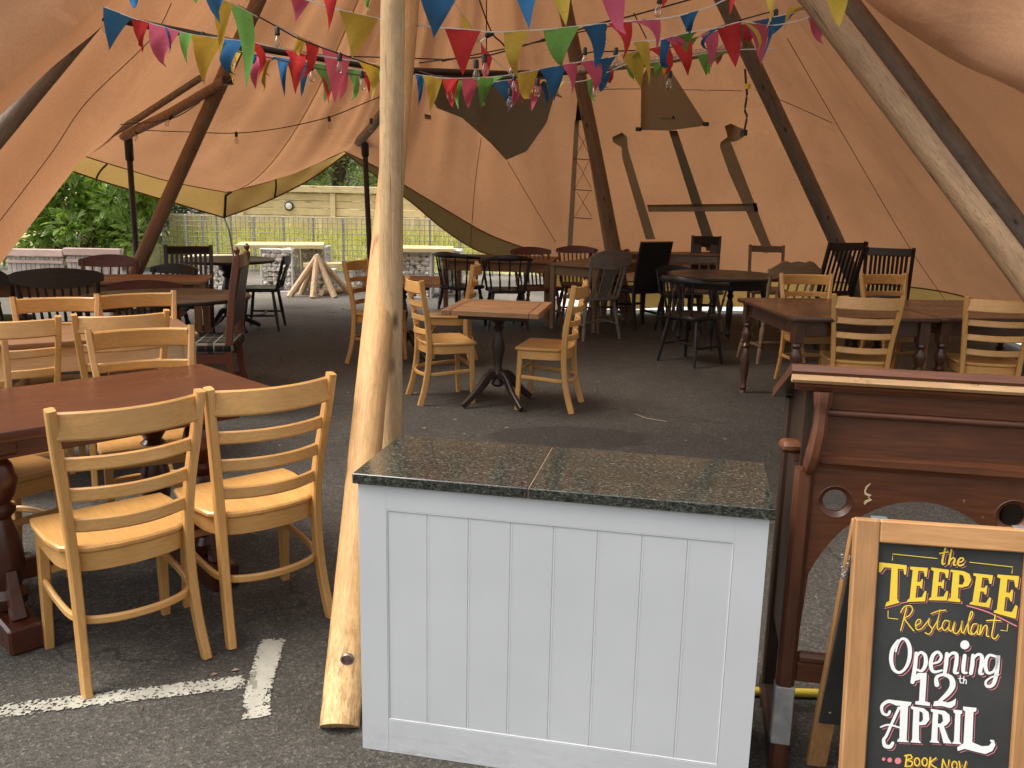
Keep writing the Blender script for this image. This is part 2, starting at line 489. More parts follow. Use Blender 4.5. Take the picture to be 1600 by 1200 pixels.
def leafmat(name, c1, c2, tr=0.3, rough=0.4):
    m, n, o = newmat(name)
    oi = n.nodes.new('ShaderNodeObjectInfo')
    at = n.nodes.new('ShaderNodeUVMap')
    sx = n.nodes.new('ShaderNodeSeparateXYZ')
    L(n, at.outputs[0], sx.inputs[0])
    ad = N(n, 'ShaderNodeMath', operation='ADD')
    L(n, sx.outputs[0], ad.inputs[0])
    L(n, oi.outputs['Random'], ad.inputs[1])
    fr = N(n, 'ShaderNodeMath', operation='FRACT')
    L(n, ad.outputs[0], fr.inputs[0])
    col = ramp(n, fr.outputs[0], [(0.0, c1), (1.0, c2)])
    p = princ(n, o, col, rough, None, 0.5)
    t = n.nodes.new('ShaderNodeBsdfTranslucent')
    L(n, mixc(n, 1.0, col, (1.3, 1.5, 0.7), 'MULTIPLY'), t.inputs[0])
    x = n.nodes.new('ShaderNodeMixShader')
    x.inputs[0].default_value = tr
    L(n, p.outputs[0], x.inputs[1])
    L(n, t.outputs[0], x.inputs[2])
    L(n, x.outputs[0], o.inputs[0])
    return m
M_LAUR = leafmat('laurel leaf green', (0.10, 0.19, 0.035), (0.40, 0.50, 0.12), 0.42, 0.32)
M_CONF = leafmat('pale tree leaf green', (0.13, 0.18, 0.06), (0.38, 0.42, 0.18), 0.45)
M_HEDG = leafmat('dark hedge leaf green', (0.014, 0.035, 0.010), (0.05, 0.085, 0.025))
M_GRASS = leafmat('straw grass', (0.48, 0.44, 0.17), (0.72, 0.66, 0.34), 0.4)
M_BARK = wood('conifer bark', (0.20, 0.135, 0.085), (0.36, 0.26, 0.17), 'z', 0.8, 0.9, bmp=0.6)
M_TWIG = plain('brown twig bark', (0.09, 0.065, 0.045), 0.8)
M_BANK = plain('dry grass bank', (0.46, 0.42, 0.19), 0.9, 0, 0.35, 3, 0.3)
def stonemat():
    m, n, o = newmat('gabion stone')
    oi = n.nodes.new('ShaderNodeObjectInfo')
    v = coords(n)
    a = noise(n, v, 14, 4)
    col = ramp(n, oi.outputs['Random'], [(0.0, (0.46, 0.40, 0.32)), (0.4, (0.66, 0.61, 0.53)), (1.0, (0.82, 0.78, 0.71))])
    col = mixc(n, 0.4, col, ramp(n, a, [(0.3, (0.40, 0.35, 0.29)), (0.7, (0.74, 0.70, 0.62))]))
    princ(n, o, col, 0.8, None, 0.3)
    return m
M_STONE = stonemat()
def tartan():
    m, n, o = newmat('dark green tartan')
    v = coords(n, rnd=False)
    sx = n.nodes.new('ShaderNodeSeparateXYZ')
    L(n, v, sx.inputs[0])
    col = (0.012, 0.018, 0.014)
    for out in (0, 1):
        for fr, w_, c in ((9.0, 0.42, (0.006, 0.008, 0.007)), (9.0, 0.10, (0.30, 0.28, 0.20)), (18.0, 0.09, (0.16, 0.06, 0.04))):
            a = N(n, 'ShaderNodeMath', operation='MULTIPLY')
            a.inputs[1].default_value = fr
            L(n, sx.outputs[out], a.inputs[0])
            b = N(n, 'ShaderNodeMath', operation='FRACT')
            L(n, a.outputs[0], b.inputs[0])
            g = N(n, 'ShaderNodeMath', operation='LESS_THAN')
            g.inputs[1].default_value = w_
            L(n, b.outputs[0], g.inputs[0])
            h = N(n, 'ShaderNodeMath', operation='MULTIPLY')
            h.inputs[1].default_value = 0.6
            L(n, g.outputs[0], h.inputs[0])
            col = mixc(n, h.outputs[0], col, c)
    princ(n, o, col, 0.9, None, 0.2)
    return m
M_TART = tartan()
def glassmat():
    m, n, o = newmat('clear bulb glass')
    t = n.nodes.new('ShaderNodeBsdfTransparent')
    t.inputs[0].default_value = (0.93, 0.90, 0.86, 1)
    g = n.nodes.new('ShaderNodeBsdfGlossy')
    g.inputs['Roughness'].default_value = 0.04
    lw = n.nodes.new('ShaderNodeLayerWeight')
    lw.inputs[0].default_value = 0.35
    x = n.nodes.new('ShaderNodeMixShader')
    L(n, lw.outputs['Facing'], x.inputs[0])
    L(n, t.outputs[0], x.inputs[1])
    L(n, g.outputs[0], x.inputs[2])
    L(n, x.outputs[0], o.inputs[0])
    return m
M_GLASS = glassmat()

# ------------------------------------------------------------------ mesh helpers
class MB:
    """collects shapes and links them as one mesh object"""
    def __init__(s):
        s.v = []; s.f = []; s.uv = None
    def add(s, vs, fs):
        b = len(s.v)
        s.v += [tuple(p) for p in vs]
        s.f += [tuple(b + i for i in f) for f in fs]
        return s
    def box(s, c, d, ch=0.003, M=None):
        """box centre c, size d, chamfered edges"""
        hx, hy, hz = d[0] / 2, d[1] / 2, d[2] / 2
        ch = min(ch, hx * 0.8, hy * 0.8, hz * 0.8)
        vs, ids = [], {}
        for sx in (-1, 1):
            for sy in (-1, 1):
                for sz in (-1, 1):
                    for k in range(3):
                        p = [sx * (hx - ch), sy * (hy - ch), sz * (hz - ch)]
                        p[k] = (sx * hx, sy * hy, sz * hz)[k]
                        ids[sx, sy, sz, k] = len(vs)
                        q = Vector(p)
                        if M is not None:
                            q = M @ q
                        vs.append(q + Vector(c))
        fs = []
        for k in range(3):
            a, b = [(1, 2), (2, 0), (0, 1)][k]
            for sg in (-1, 1):
                quad = []
                for u, w_ in ((-1, -1), (1, -1), (1, 1), (-1, 1)):
                    t = [0, 0, 0]; t[k] = sg; t[a] = u; t[b] = w_
                    quad.append(ids[t[0], t[1], t[2], k])
                fs.append(quad if sg > 0 else quad[::-1])
        for k in range(3):
            a, b = [(1, 2), (2, 0), (0, 1)][k]
            for u in (-1, 1):
                for w_ in (-1, 1):
                    e = []
                    for sg in (-1, 1):
                        t = [0, 0, 0]; t[k] = sg; t[a] = u; t[b] = w_
                        e.append((ids[t[0], t[1], t[2], a], ids[t[0], t[1], t[2], b]))
                    q = [e[0][0], e[1][0], e[1][1], e[0][1]]
                    fs.append(q if u * w_ > 0 else q[::-1])
        for sx in (-1, 1):
            for sy in (-1, 1):
                for sz in (-1, 1):
                    q = [ids[sx, sy, sz, 0], ids[sx, sy, sz, 1], ids[sx, sy, sz, 2]]
                    fs.append(q if sx * sy * sz > 0 else q[::-1])
        return s.add(vs, fs)
    def sweep(s, path, sec, up=(0, 0, 1), scales=None, cap=True, ups=None):
        """sweep a closed 2-D section (list of (side, up) pairs) along a path"""
        P = [Vector(p) for p in path]
        n = len(sec)
        vs, fs = [], []
        for i, p in enumerate(P):
            t = (P[min(i + 1, len(P) - 1)] - P[max(i - 1, 0)]).normalized()
            uu = Vector(ups[i] if ups else up)
            sd_ = t.cross(uu)
            if sd_.length < 1e-5:
                sd_ = t.cross(Vector((1, 0.01, 0)))
            sd_.normalize()
            nn = sd_.cross(t).normalized()
            k = scales[i] if scales else 1
            for a, b in sec:
                if isinstance(k, tuple):
                    vs.append(p + sd_ * a * k[0] + nn * b * k[1])
                else:
                    vs.append(p + sd_ * a * k + nn * b * k)
        for i in range(len(P) - 1):
            for j in range(n):
                a, b = i * n + j, i * n + (j + 1) % n
                fs.append((a, b, b + n, a + n))
        if cap:
            fs.append(tuple(range(n))[::-1])
            fs.append(tuple(range((len(P) - 1) * n, len(P) * n)))
        return s.add(vs, fs)
    def bar(s, path, w_, t, up=(0, 0, 1), ch=0.003, scales=None, ups=None):
        a, b = w_ / 2, t / 2
        c = min(ch, a * 0.7, b * 0.7)
        sec = [(a - c, -b), (a, -b + c), (a, b - c), (a - c, b), (-a + c, b), (-a, b - c), (-a, -b + c), (-a + c, -b)]
        return s.sweep(path, sec, up, scales, True, ups)
    def tube(s, path, r, n=8, up=(0, 0, 1), cap=True):
        sec = [(cos(2 * pi * i / n), sin(2 * pi * i / n)) for i in range(n)]
        sc = r if isinstance(r, (list, tuple)) else [r] * len(path)
        return s.sweep(path, sec, up, list(sc), cap)
    def lathe(s, prof, n=14, c=(0, 0, 0), M=None):
        """profile [(r, z)] turned round z"""
        vs, fs = [], []
        for r, z in prof:
            for i in range(n):
                q = Vector((r * cos(2 * pi * i / n), r * sin(2 * pi * i / n), z))
                if M is not None:
                    q = M @ q
                vs.append(q + Vector(c))
        for k in range(len(prof) - 1):
            for i in range(n):
                a, b = k * n + i, k * n + (i + 1) % n
                fs.append((a, b, b + n, a + n))
        fs.append(tuple(range(n))[::-1])
        fs.append(tuple(range((len(prof) - 1) * n, len(prof) * n)))
        return s.add(vs, fs)
    def turned(s, p0, p1, prof, n=12):
        """lathe between two points; prof [(r, t)] with t 0..1"""
        p0, p1 = Vector(p0), Vector(p1)
        d = p1 - p0
        q = d.to_track_quat('Z', 'Y').to_matrix()
        return s.lathe([(r, t * d.length) for r, t in prof], n, p0, q)
    def prism(s, poly, z0, z1, M=None, c=(0, 0, 0), ch=0.0):
        """outline [(x, y)] (counter-clockwise) extruded from z0 to z1"""
        n = len(poly)
        layers = [(0, z0), (0, z1)]
        if ch:
            layers = [(ch, z0), (0, z0 + ch), (0, z1 - ch), (ch, z1)]
        cx = sum(p[0] for p in poly) / n; cy = sum(p[1] for p in poly) / n
        vs, fs = [], []
        for ins, z in layers:
            for x, y in poly:
                d = sqrt((x - cx) ** 2 + (y - cy) ** 2) or 1
                k = 1 - ins / d
                q = Vector((cx + (x - cx) * k, cy + (y - cy) * k, z))
                if M is not None:
                    q = M @ q
                vs.append(q + Vector(c))
        for l in range(len(layers) - 1):
            for i in range(n):
                a, b = l * n + i, l * n + (i + 1) % n
                fs.append((a, b, b + n, a + n))
        fs.append(tuple(range(n))[::-1])
        fs.append(tuple(range((len(layers) - 1) * n, len(layers) * n)))
        return s.add(vs, fs)
    def quad(s, a, b, c, d):
        return s.add([a, b, c, d], [(0, 1, 2, 3)])
    def mesh(s, name, mat, smooth=True, ang=38):
        me = bpy.data.meshes.new(name)
        me.from_pydata(s.v, [], s.f)
        if s.uv:
            u = me.uv_layers.new(name='UVMap')
            for lp in me.loops:
                u.data[lp.index].uv = s.uv[lp.vertex_index]
        if mat:
            me.materials.append(mat)
        if smooth:
            me.polygons.foreach_set('use_smooth', [True] * len(me.polygons))
            me.set_sharp_from_angle(angle=radians(ang))
        me.update()
        return me
    def build(s, name, mat, parent=None, label=None, kind=None, smooth=True, ang=38):
        return link(name, s.mesh(name, mat, smooth, ang), parent, label, kind)
def link(name, me, parent=None, label=None, kind=None):
    o = bpy.data.objects.new(name, me)
    COL.objects.link(o)
    if parent:
        o.parent = parent
    if label:
        o['label'] = label
    if kind:
        o['kind'] = kind
    return o
def thing(name, label, cat, loc=(0, 0, 0), rz=0, group=None):
    o = bpy.data.objects.new(name, None)
    o.empty_display_size = 0.1
    COL.objects.link(o)
    o.location = loc
    o.rotation_euler = (0, 0, rz)
    o['label'] = label
    o['category'] = cat
    if group:
        o['group'] = group
    return o
def tag(o, label, cat, group=None):
    o['label'] = label
    o['category'] = cat
    if group:
        o['group'] = group
    return o
def dup(root, label, loc, rz=0):
    """copy of a thing, its parts and their sub-parts; meshes shared"""
    r = root.copy()
    COL.objects.link(r)
    r.location = loc
    r.rotation_euler = (0, 0, rz)
    r['label'] = label
    for ch in list(root.children):
        c = ch.copy()
        COL.objects.link(c)
        c.parent = r
        for g in list(ch.children):
            d = g.copy()
            COL.objects.link(d)
            d.parent = c
    return r
def arc(p0, p1, sag, n=8):
    """points from p0 to p1 bulging by the vector sag in the middle"""
    p0, p1, sag = Vector(p0), Vector(p1), Vector(sag)
    return [p0.lerp(p1, i / n) + sag * (4 * (i / n) * (1 - i / n)) for i in range(n + 1)]
def spline(pts, n=6):
    P = [Vector(p) for p in pts]
    out = []
    for i in range(len(P) - 1):
        a, b, c, d = P[max(i - 1, 0)], P[i], P[i + 1], P[min(i + 2, len(P) - 1)]
        for k in range(n):
            t = k / n
            out.append(0.5 * ((2 * b) + (c - a) * t + (2 * a - 5 * b + 4 * c - d) * t * t + (3 * b - a - 3 * c + d) * t ** 3))
    out.append(P[-1])
    return out
def rounded(w_, d, r, n=4, wb=None):
    """rounded trapezoid outline, w_ wide at +y and wb wide at -y"""
    wb = wb or w_
    pts = []
    for cx, cy, a0 in ((w_ / 2 - r, d / 2 - r, 0), (-w_ / 2 + r, d / 2 - r, 90), (-wb / 2 + r, -d / 2 + r, 180), (wb / 2 - r, -d / 2 + r, 270)):
        for i in range(n + 1):
            a = radians(a0 + 90 * i / n)
            pts.append((cx + r * cos(a), cy + r * sin(a)))
    return pts

# ------------------------------------------------------------------ ground
g_ = MB()
g_.quad((-60, -30, 0), (60, -30, 0), (60, 60, 0), (-60, 60, 0))
ground = g_.build('ground', M_ASPH, smooth=False)
ground['kind'] = 'structure'
ground['label'] = 'grey tarmac car park surface running in under the tent'
far_ = MB()
far_.quad((-400, -400, -0.3), (400, -400, -0.3), (400, 400, -0.3), (-400, 400, -0.3))
fo = far_.build('terrain', M_BANK, smooth=False)
fo['kind'] = 'structure'
fo['label'] = 'grassy land beyond the car park'

def paint_strip(path, wid, solid, name, parent):
    """worn thermoplastic line: path of ground points; uv carries edge distance and how solid it is"""
    mb = MB(); mb.uv = []
    P = spline(path, 10)
    n = len(P)
    cols = 7
    for i, p in enumerate(P):
        t = (P[min(i + 1, n - 1)] - P[max(i - 1, 0)]).normalized()
        sd_ = Vector((t.y, -t.x, 0))
        end = min(1, min(i, n - 1 - i) / 2.0)
        for j in range(cols):
            u = j / (cols - 1) * 2 - 1
            q = p + sd_ * u * wid / 2
            mb.v.append((q.x, q.y, 0.004))
            e = min(1, (1 - abs(u)) * 2.4) * end
            mb.uv.append((e, solid[0] + (solid[1] - solid[0]) * i / (n - 1)))
    for i in range(n - 1):
        for j in range(cols - 1):
            a = i * cols + j
            mb.f.append((a, a + 1, a + cols + 1, a + cols))
    return mb.build(name, M_RPAINT, parent, smooth=False)
bay = thing('bay_marking', 'worn white T-shaped parking bay line on the tarmac', 'road marking', (0, 0, 0))
a_, b_ = G(-60, 1120), G(402, 1064)
paint_strip([a_ + (a_ - b_) * 0.6, a_, a_.lerp(b_, 0.5), b_], 0.105, (-0.36, -0.26), 'line', bay)
paint_strip([G(403, 1128), G(402, 1085), G(412, 1050), G(428, 996)], 0.108, (-0.27, -0.18), 'line', bay)

# ------------------------------------------------------------------ ladder-back chair (beech restaurant chair)
def post_path(sx):
    return spline([(sx * 0.180, 0.000, 0), (sx * 0.172, 0.040, 0.14), (sx * 0.168, 0.064, 0.30), (sx * 0.170, 0.068, 0.45),
                   (sx * 0.181, 0.052, 0.60), (sx * 0.197, 0.024, 0.75), (sx * 0.207, 0.004, 0.874)], 4)
def make_ladder(label):
    t = thing('ladder_back_chair', label, 'chair', (0, 0, 0), 0, 'honey coloured ladder back chairs')
    for sx in (-1, 1):
        P = post_path(sx)
        nP = len(P)
        sc = [(1 - 0.12 * abs(i / nP - 0.5) * 2, 1.0 - 0.25 * max(0, i / nP - 0.5)) for i in range(nP)]
        MB().bar(P, 0.030, 0.040, (0, 1, 0), 0.005, sc).build('back_post', M_BEECH['z'], t)
        MB().bar([(sx * 0.188, 0.385, 0), (sx * 0.184, 0.375, 0.25), (sx * 0.180, 0.368, 0.42)], 0.034, 0.034, (0, 1, 0), 0.004,
                 [0.82, 0.95, 1.05]).build('leg', M_BEECH['z'], t)
    def at(z):
        P = post_path(1)
        for a, b in zip(P, P[1:]):
            if a.z <= z <= b.z:
                return a.lerp(b, (z - a.z) / (b.z - a.z))
        return P[-1]
    q = at(0.822)
    MB().bar(arc((-q.x + 0.010, q.y - 0.002, 0.822), (q.x - 0.010, q.y - 0.002, 0.822), (0, -0.052, 0), 10), 0.017, 0.082, (0, 0.15, 1), 0.006).build('top_rail', M_BEECH['x'], t)
    for z in (0.706, 0.609, 0.512):
        q = at(z)
        MB().bar(arc((-q.x + 0.010, q.y, z), (q.x - 0.010, q.y, z), (0, -0.050, 0), 10), 0.014, 0.041, (0, 0.15, 1), 0.005).build('slat', M_BEECH['x'], t)
    # saddle seat: bowed back and sides, thin rounded edge
    out = []
    for x, y in ((0.205, 0.402), (-0.205, 0.402), (-0.214, 0.34), (-0.212, 0.20), (-0.196, 0.105), (-0.13, 0.052), (-0.05, 0.036), (0.05, 0.036), (0.13, 0.052), (0.196, 0.105), (0.212, 0.20), (0.214, 0.34)):
        out.append((x, y))
    MB().prism(out, 0.421, 0.442, ch=0.006).build('seat', M_BEECH['y'], t)
    ap = [(-0.186, 0.372, 0.408), (-0.188, 0.25, 0.408), (-0.180, 0.14, 0.408), (-0.13, 0.075, 0.408), (0, 0.052, 0.408), (0.13, 0.075, 0.408), (0.180, 0.14, 0.408), (0.188, 0.25, 0.408), (0.186, 0.372, 0.408)]
    m_ = MB().bar(spline([(a_, b_, c_ - 0.018) for a_, b_, c_ in ap], 4), 0.018, 0.060, (0, 0, 1), 0.003)
    m_.bar([(-0.175, 0.374, 0.390), (0.175, 0.374, 0.390)], 0.018, 0.060)
    m_.build('apron', M_BEECH['x'], t)
    hp = [(-0.186, 0.368, 0.235), (-0.186, 0.20, 0.225), (-0.168, 0.085, 0.215), (-0.10, 0.035, 0.212), (0, 0.020, 0.211), (0.10, 0.035, 0.212), (0.168, 0.085, 0.215), (0.186, 0.20, 0.225), (0.186, 0.368, 0.235)]
    MB().bar(spline(hp, 4), 0.016, 0.026, (0, 0, 1), 0.005).build('hoop_stretcher', M_BEECH['x'], t)
    MB().bar([(-0.175, 0.372, 0.27), (0.175, 0.372, 0.27)], 0.016, 0.026, (0, 0, 1), 0.004).build('stretcher', M_BEECH['x'], t)
    return t
LADDER = make_ladder('')
def ladder(x, y, deg, label, first=[True]):
    if first[0]:
        first[0] = False
        LADDER.location = (x, y, 0); LADDER.rotation_euler = (0, 0, radians(deg)); LADDER['label'] = label
        return LADDER
    return dup(LADDER, label, (x, y, 0), radians(deg))

# ------------------------------------------------------------------ other old chairs
TURN_LEG = [(0.018, 0), (0.013, 0.05), (0.018, 0.12), (0.019, 0.3), (0.013, 0.34), (0.021, 0.37), (0.013, 0.40), (0.020, 0.55), (0.024, 0.72), (0.016, 0.80), (0.020, 0.84), (0.017, 1.0)]
SPIN = [(0.008, 0), (0.012, 0.25), (0.008, 0.45), (0.013, 0.52), (0.008, 0.60), (0.010, 0.8), (0.007, 1)]
def spindle_chair(name, label, cat, W, h=0.88, w_=0.40, crest='arch', n=5, arms=False, turned=True, sl=0.44, splat=False, group=None, deep=0.11, finial=False):
    t = thing(name, label, cat, (0, 0, 0), 0, group)
    k = w_ / 0.40
    # dished seat
    out = rounded(w_ * 1.05, 0.40, 0.07, 4, w_ * 0.92)
    MB().prism([(x, y + 0.22) for x, y in out], sl - 0.035, sl, ch=0.010).build('seat', W['y'], t)
    legp = TURN_LEG if turned else [(0.013, 0), (0.019, 0.5), (0.014, 1)]
    for sx in (-1, 1):
        for y0, y1 in ((0.04, 0.10), (0.41, 0.35)):
            MB().turned((sx * 0.205 * k, y0, 0), (sx * 0.150 * k, y1, sl - 0.02), legp).build('leg', W['z'], t)
    st = MB()
    for sx in (-1, 1):
        st.tube([(sx * 0.186 * k, 0.063, 0.16), (sx * 0.186 * k, 0.225, 0.16), (sx * 0.186 * k, 0.387, 0.16)], [0.009, 0.014, 0.009], 8)
    st.tube([(-0.186 * k, 0.225, 0.16), (0, 0.225, 0.16), (0.186 * k, 0.225, 0.16)], [0.009, 0.014, 0.009], 8)
    st.build('stretcher', W['x'], t)
    lean = -0.10 * (h - sl) / 0.45
    yb = 0.055
    top = h - deep
    if arms:                              # captain's chair: low hooped back rail carried on spindles
        hp = [(-0.245 * k, 0.36, h - 0.05), (-0.25 * k, 0.22, h - 0.045), (-0.21 * k, 0.06, h - 0.03), (-0.11 * k, -0.03, h - 0.015), (0, -0.05, h - 0.012), (0.11 * k, -0.03, h - 0.015), (0.21 * k, 0.06, h - 0.03), (0.25 * k, 0.22, h - 0.045), (0.245 * k, 0.36, h - 0.05)]
        P = spline(hp, 4)
        sc = [(1.0, 1.0 + 1.3 * max(0, 1 - abs(i / (len(P) - 1) - 0.5) * 3.2)) for i in range(len(P))]
        MB().bar(P, 0.050, 0.030, (0, 0, 1), 0.008, sc).build('back_rail', W['x'], t)
        for i in range(n + 4):
            a = i / (n + 3)
            q = P[int(a * (len(P) - 1))]
            b_ = Vector((q.x * 0.80, 0.22 + (q.y - 0.22) * 0.80, sl - 0.01))
            MB().turned(b_, (q.x, q.y, q.z - 0.01), SPIN, 8).build('spindle', W['z'], t)
        return t
    for sx in (-1, 1):
        pp = [(0.016, 0), (0.020, 0.15), (0.014, 0.25), (0.021, 0.32), (0.014, 0.38), (0.018, 0.6), (0.014, 0.9), (0.016, 1.0)]
        if finial:
            pp += [(0.010, 1.02), (0.017, 1.05), (0.004, 1.09)]
        MB().turned((sx * 0.17 * k, yb, sl - 0.01), (sx * 0.195 * k, yb + lean, top + deep * 0.45), pp, 10).build('back_post', W['z'], t)
    # crest rail, its outline cut in the vertical plane then bent backwards
    m = 14
    lo, hi = [], []
    for i in range(m + 1):
        u = i / m * 2 - 1
        if crest == 'arch':
            hh = deep * (0.55 + 0.45 * (1 - u * u)); ll = -deep * 0.12 * (1 - u * u)
        elif crest == 'scroll':
            hh = deep * (0.58 + 0.42 * (1 - abs(u)) ** 0.8 - 0.18 * cos(u * pi * 2.0) * (abs(u) > 0.4)); ll = 0.02 * abs(u) ** 3 - 0.01
            if abs(u) > 0.93:
                hh = deep * 0.45; ll = deep * 0.12
        elif crest == 'shell':
            hh = deep * (0.70 + 0.30 * cos(u * pi * 0.5)); ll = -0.03 + 0.05 * abs(u) ** 2
            if abs(u) > 0.9:
                hh *= 0.85
        else:
            hh = deep * 0.8; ll = 0.0
        lo.append((u, ll)); hi.append((u, hh))
    wc = w_ * (0.5 if crest == 'flat' else 0.56)
    vs, fs = [], []
    for (u, ll), (_, hh) in zip(lo, hi):
        y = yb + lean - 0.030 * (1 - u * u)
        for dy in (-0.011, 0.011):
            vs.append((u * wc, y + dy, top + ll)); vs.append((u * wc, y + dy - 0.12 * (hh - ll), top + hh))
    for i in range(m):
        a = i * 4
        fs += [(a, a + 4, a + 5, a + 1), (a + 2, a + 3, a + 7, a + 6), (a + 1, a + 5, a + 7, a + 3), (a, a + 2, a + 6, a + 4)]
    fs += [(0, 1, 3, 2), (m * 4, m * 4 + 2, m * 4 + 3, m * 4 + 1)]
    MB().add(vs, fs).build('crest_rail', W['x'], t)
    for i in range(n):
        u = (i - (n - 1) / 2) / n * 1.7
        if splat and abs(u) < 0.3:
            continue
        MB().turned((u * 0.17 * k, yb - 0.006, sl - 0.01), (u * 0.19 * k, yb + lean - 0.030 * (1 - u * u), top + 0.012), SPIN, 8).build('spindle', W['z'], t)
    if splat:
        pl = []
        for z, ww in ((0, 0.045), (0.12, 0.030), (0.22, 0.055), (0.36, 0.075), (0.5, 0.05), (0.62, 0.035), (0.8, 0.062), (1.0, 0.07)):
            pl.append((ww * 1.25, z))
        H = top + 0.01 - sl
        vs, fs = [], []
        for x, z in pl:
            for sx in (-1, 1):
                for dy in (-0.006, 0.006):
                    vs.append((sx * x, yb + (lean - 0.03) * z + dy, sl + z * H))
        for i in range(len(pl) - 1):
            a = i * 4
            fs += [(a, a + 2, a + 6, a + 4), (a + 1, a + 5, a + 7, a + 3), (a, a + 4, a + 5, a + 1), (a + 2, a + 3, a + 7, a + 6)]
        MB().add(vs, fs).build('splat', W['z'], t)
    return t
def slat_chair(name, label, W, h=1.05, w_=0.42, mode='slats', n=7, sl=0.45, group=None, cat='chair', back=None, seatm=None, legm=None):
    """straight-posted chair: vertical slats, a solid panel, or a panel with a window"""
    t = thing(name, label, cat, (0, 0, 0), 0, group)
    k = w_ / 2
    out = rounded(w_, 0.42, 0.03, 3, w_ * 0.92)
    MB().prism([(x, y + 0.225) for x, y in out], sl - 0.05, sl, ch=0.008).build('seat', seatm or W['y'], t)
    yt = -0.11 * (h - sl) / 0.5
    def yy(z):
        return 0.03 + yt * max(0, (z - sl) / (h - sl)) ** 1.3
    for sx in (-1, 1):
        P = [(sx * (k - 0.025), -0.02, 0), (sx * (k - 0.025), 0.03, sl * 0.6), (sx * (k - 0.02), 0.03, sl), (sx * (k - 0.015), yy((sl + h) / 2), (sl + h) / 2), (sx * (k - 0.012), yy(h), h)]
        if mode != 'panel':
            MB().bar(P, 0.034, 0.036, (0, 1, 0), 0.004).build('back_post', W['z'], t)
        else:
            MB().bar(P[:3], 0.034, 0.036, (0, 1, 0), 0.004).build('leg', W['z'], t)
        MB().bar([(sx * (k - 0.03), 0.41, 0), (sx * (k - 0.03), 0.41, sl - 0.04)], 0.036, 0.036, (0, 1, 0), 0.004, [0.8, 1]).build('leg', W['z'], t)
    st = MB()
    for sx in (-1, 1):
        st.bar([(sx * (k - 0.028), 0.02, 0.16), (sx * (k - 0.028), 0.40, 0.16)], 0.016, 0.028)
    st.bar([(-k + 0.03, 0.41, 0.24), (k - 0.03, 0.41, 0.24)], 0.016, 0.028)
    st.build('stretcher', W['x'], t)
    if mode == 'slats':
        for z, hh in ((h - 0.045, 0.075), (sl + 0.10, 0.05)):
            MB().bar(arc((-k + 0.02, yy(z), z), (k - 0.02, yy(z), z), (0, -0.012, 0), 6), 0.020, hh, (0, 0.2, 1), 0.004).build('back_rail', W['x'], t)
        for i in range(n):
            x = (i - (n - 1) / 2) / n * (w_ - 0.09)
            MB().bar([(x, yy(z) - 0.008, z) for z in (sl + 0.11, (sl + h) / 2, h - 0.07)], 0.026, 0.010, (0, 1, 0), 0.002).build('slat', W['z'], t)
    elif mode == 'panel':
        P = [(0, yy(z), z) for z in (sl - 0.03, sl + 0.12, (sl + h) / 2, h - 0.12, h)]
        MB().bar(P, w_ * 0.98, 0.035, (0, 1, 0), 0.012).build('backrest', back or W['z'], t)
    elif mode == 'window':
        for z0, z1 in ((sl + 0.06, sl + 0.22), (h - 0.13, h)):
            zc = (z0 + z1) / 2
            MB().bar([(-k + 0.02, yy(zc), zc), (k - 0.02, yy(zc), zc)], 0.018, z1 - z0, (0, 0.2, 1), 0.004).build('back_panel', W['x'], t)
        for sx in (-1, 1):
            MB().bar([(sx * (k - 0.075), yy(z), z) for z in (sl + 0.2, (sl + h) / 2, h - 0.1)], 0.09, 0.016, (0, 1, 0), 0.003).build('back_panel', W['z'], t)
    return t

# ------------------------------------------------------------------ tables
TAB_LEG = [(0.026, 0), (0.018, 0.03), (0.030, 0.06), (0.020, 0.10), (0.028, 0.20), (0.036, 0.42), (0.022, 0.50), (0.038, 0.53), (0.022, 0.56), (0.032, 0.60), (0.042, 0.67), (0.022, 0.73), (0.036, 0.76), (0.030, 0.78), (0.030, 0.785)]
def rect_table(name, label, W, lx, ly, h, legs='square', loc=(0, 0, 0), deg=0, planks=0, group=None, inset=0.06, apron=0.10, thick=0.028, Wt=None):
    t = thing(name, label, 'table', loc, radians(deg), group)
    Wt = Wt or W
    if planks:
        pw = ly / planks
        for i in range(planks):
            MB().box((0, -ly / 2 + pw * (i + 0.5), h - thick / 2), (lx, pw - 0.003, thick), 0.003).build('plank', Wt['x'], t)
    else:
        m = MB()
        m.prism(rounded(lx, ly, 0.02, 3), h - thick, h, ch=0.005)
        m.build('tabletop', Wt['x'], t)
    ax, ay = lx / 2 - inset, ly / 2 - inset
    z = h - thick - apron / 2 - 0.001
    m = MB()
    for sy in (-1, 1):
        m.box((0, sy * ay, z), (2 * ax - 0.05, 0.022, apron), 0.002)
    for sx in (-1, 1):
        m.box((sx * ax, 0, z), (0.022, 2 * ay - 0.05, apron), 0.002)
    m.build('apron', W['x'], t)
    for sx in (-1, 1):
        for sy in (-1, 1):
            m = MB()
            if legs == 'square':
                m.bar([(sx * ax, sy * ay, 0), (sx * ax, sy * ay, h - thick - 0.002)], 0.062, 0.062, (0, 1, 0), 0.004, [0.7, 1.0])
            else:
                zz = h - thick - 0.002
                m.lathe([(r, q * zz) for r, q in TAB_LEG], 14, (sx * ax, sy * ay, 0))
                m.box((sx * ax, sy * ay, zz * 0.785 + zz * 0.1075), (0.072, 0.072, zz * 0.215), 0.004)
            m.build('leg', W['z'], t)
    return t
PED = [(0.030, 0.13), (0.050, 0.15), (0.030, 0.19), (0.042, 0.22), (0.026, 0.27), (0.034, 0.33), (0.046, 0.40), (0.036, 0.47), (0.024, 0.52), (0.040, 0.545), (0.026, 0.57), (0.058, 0.60), (0.062, 0.66), (0.050, 0.68)]
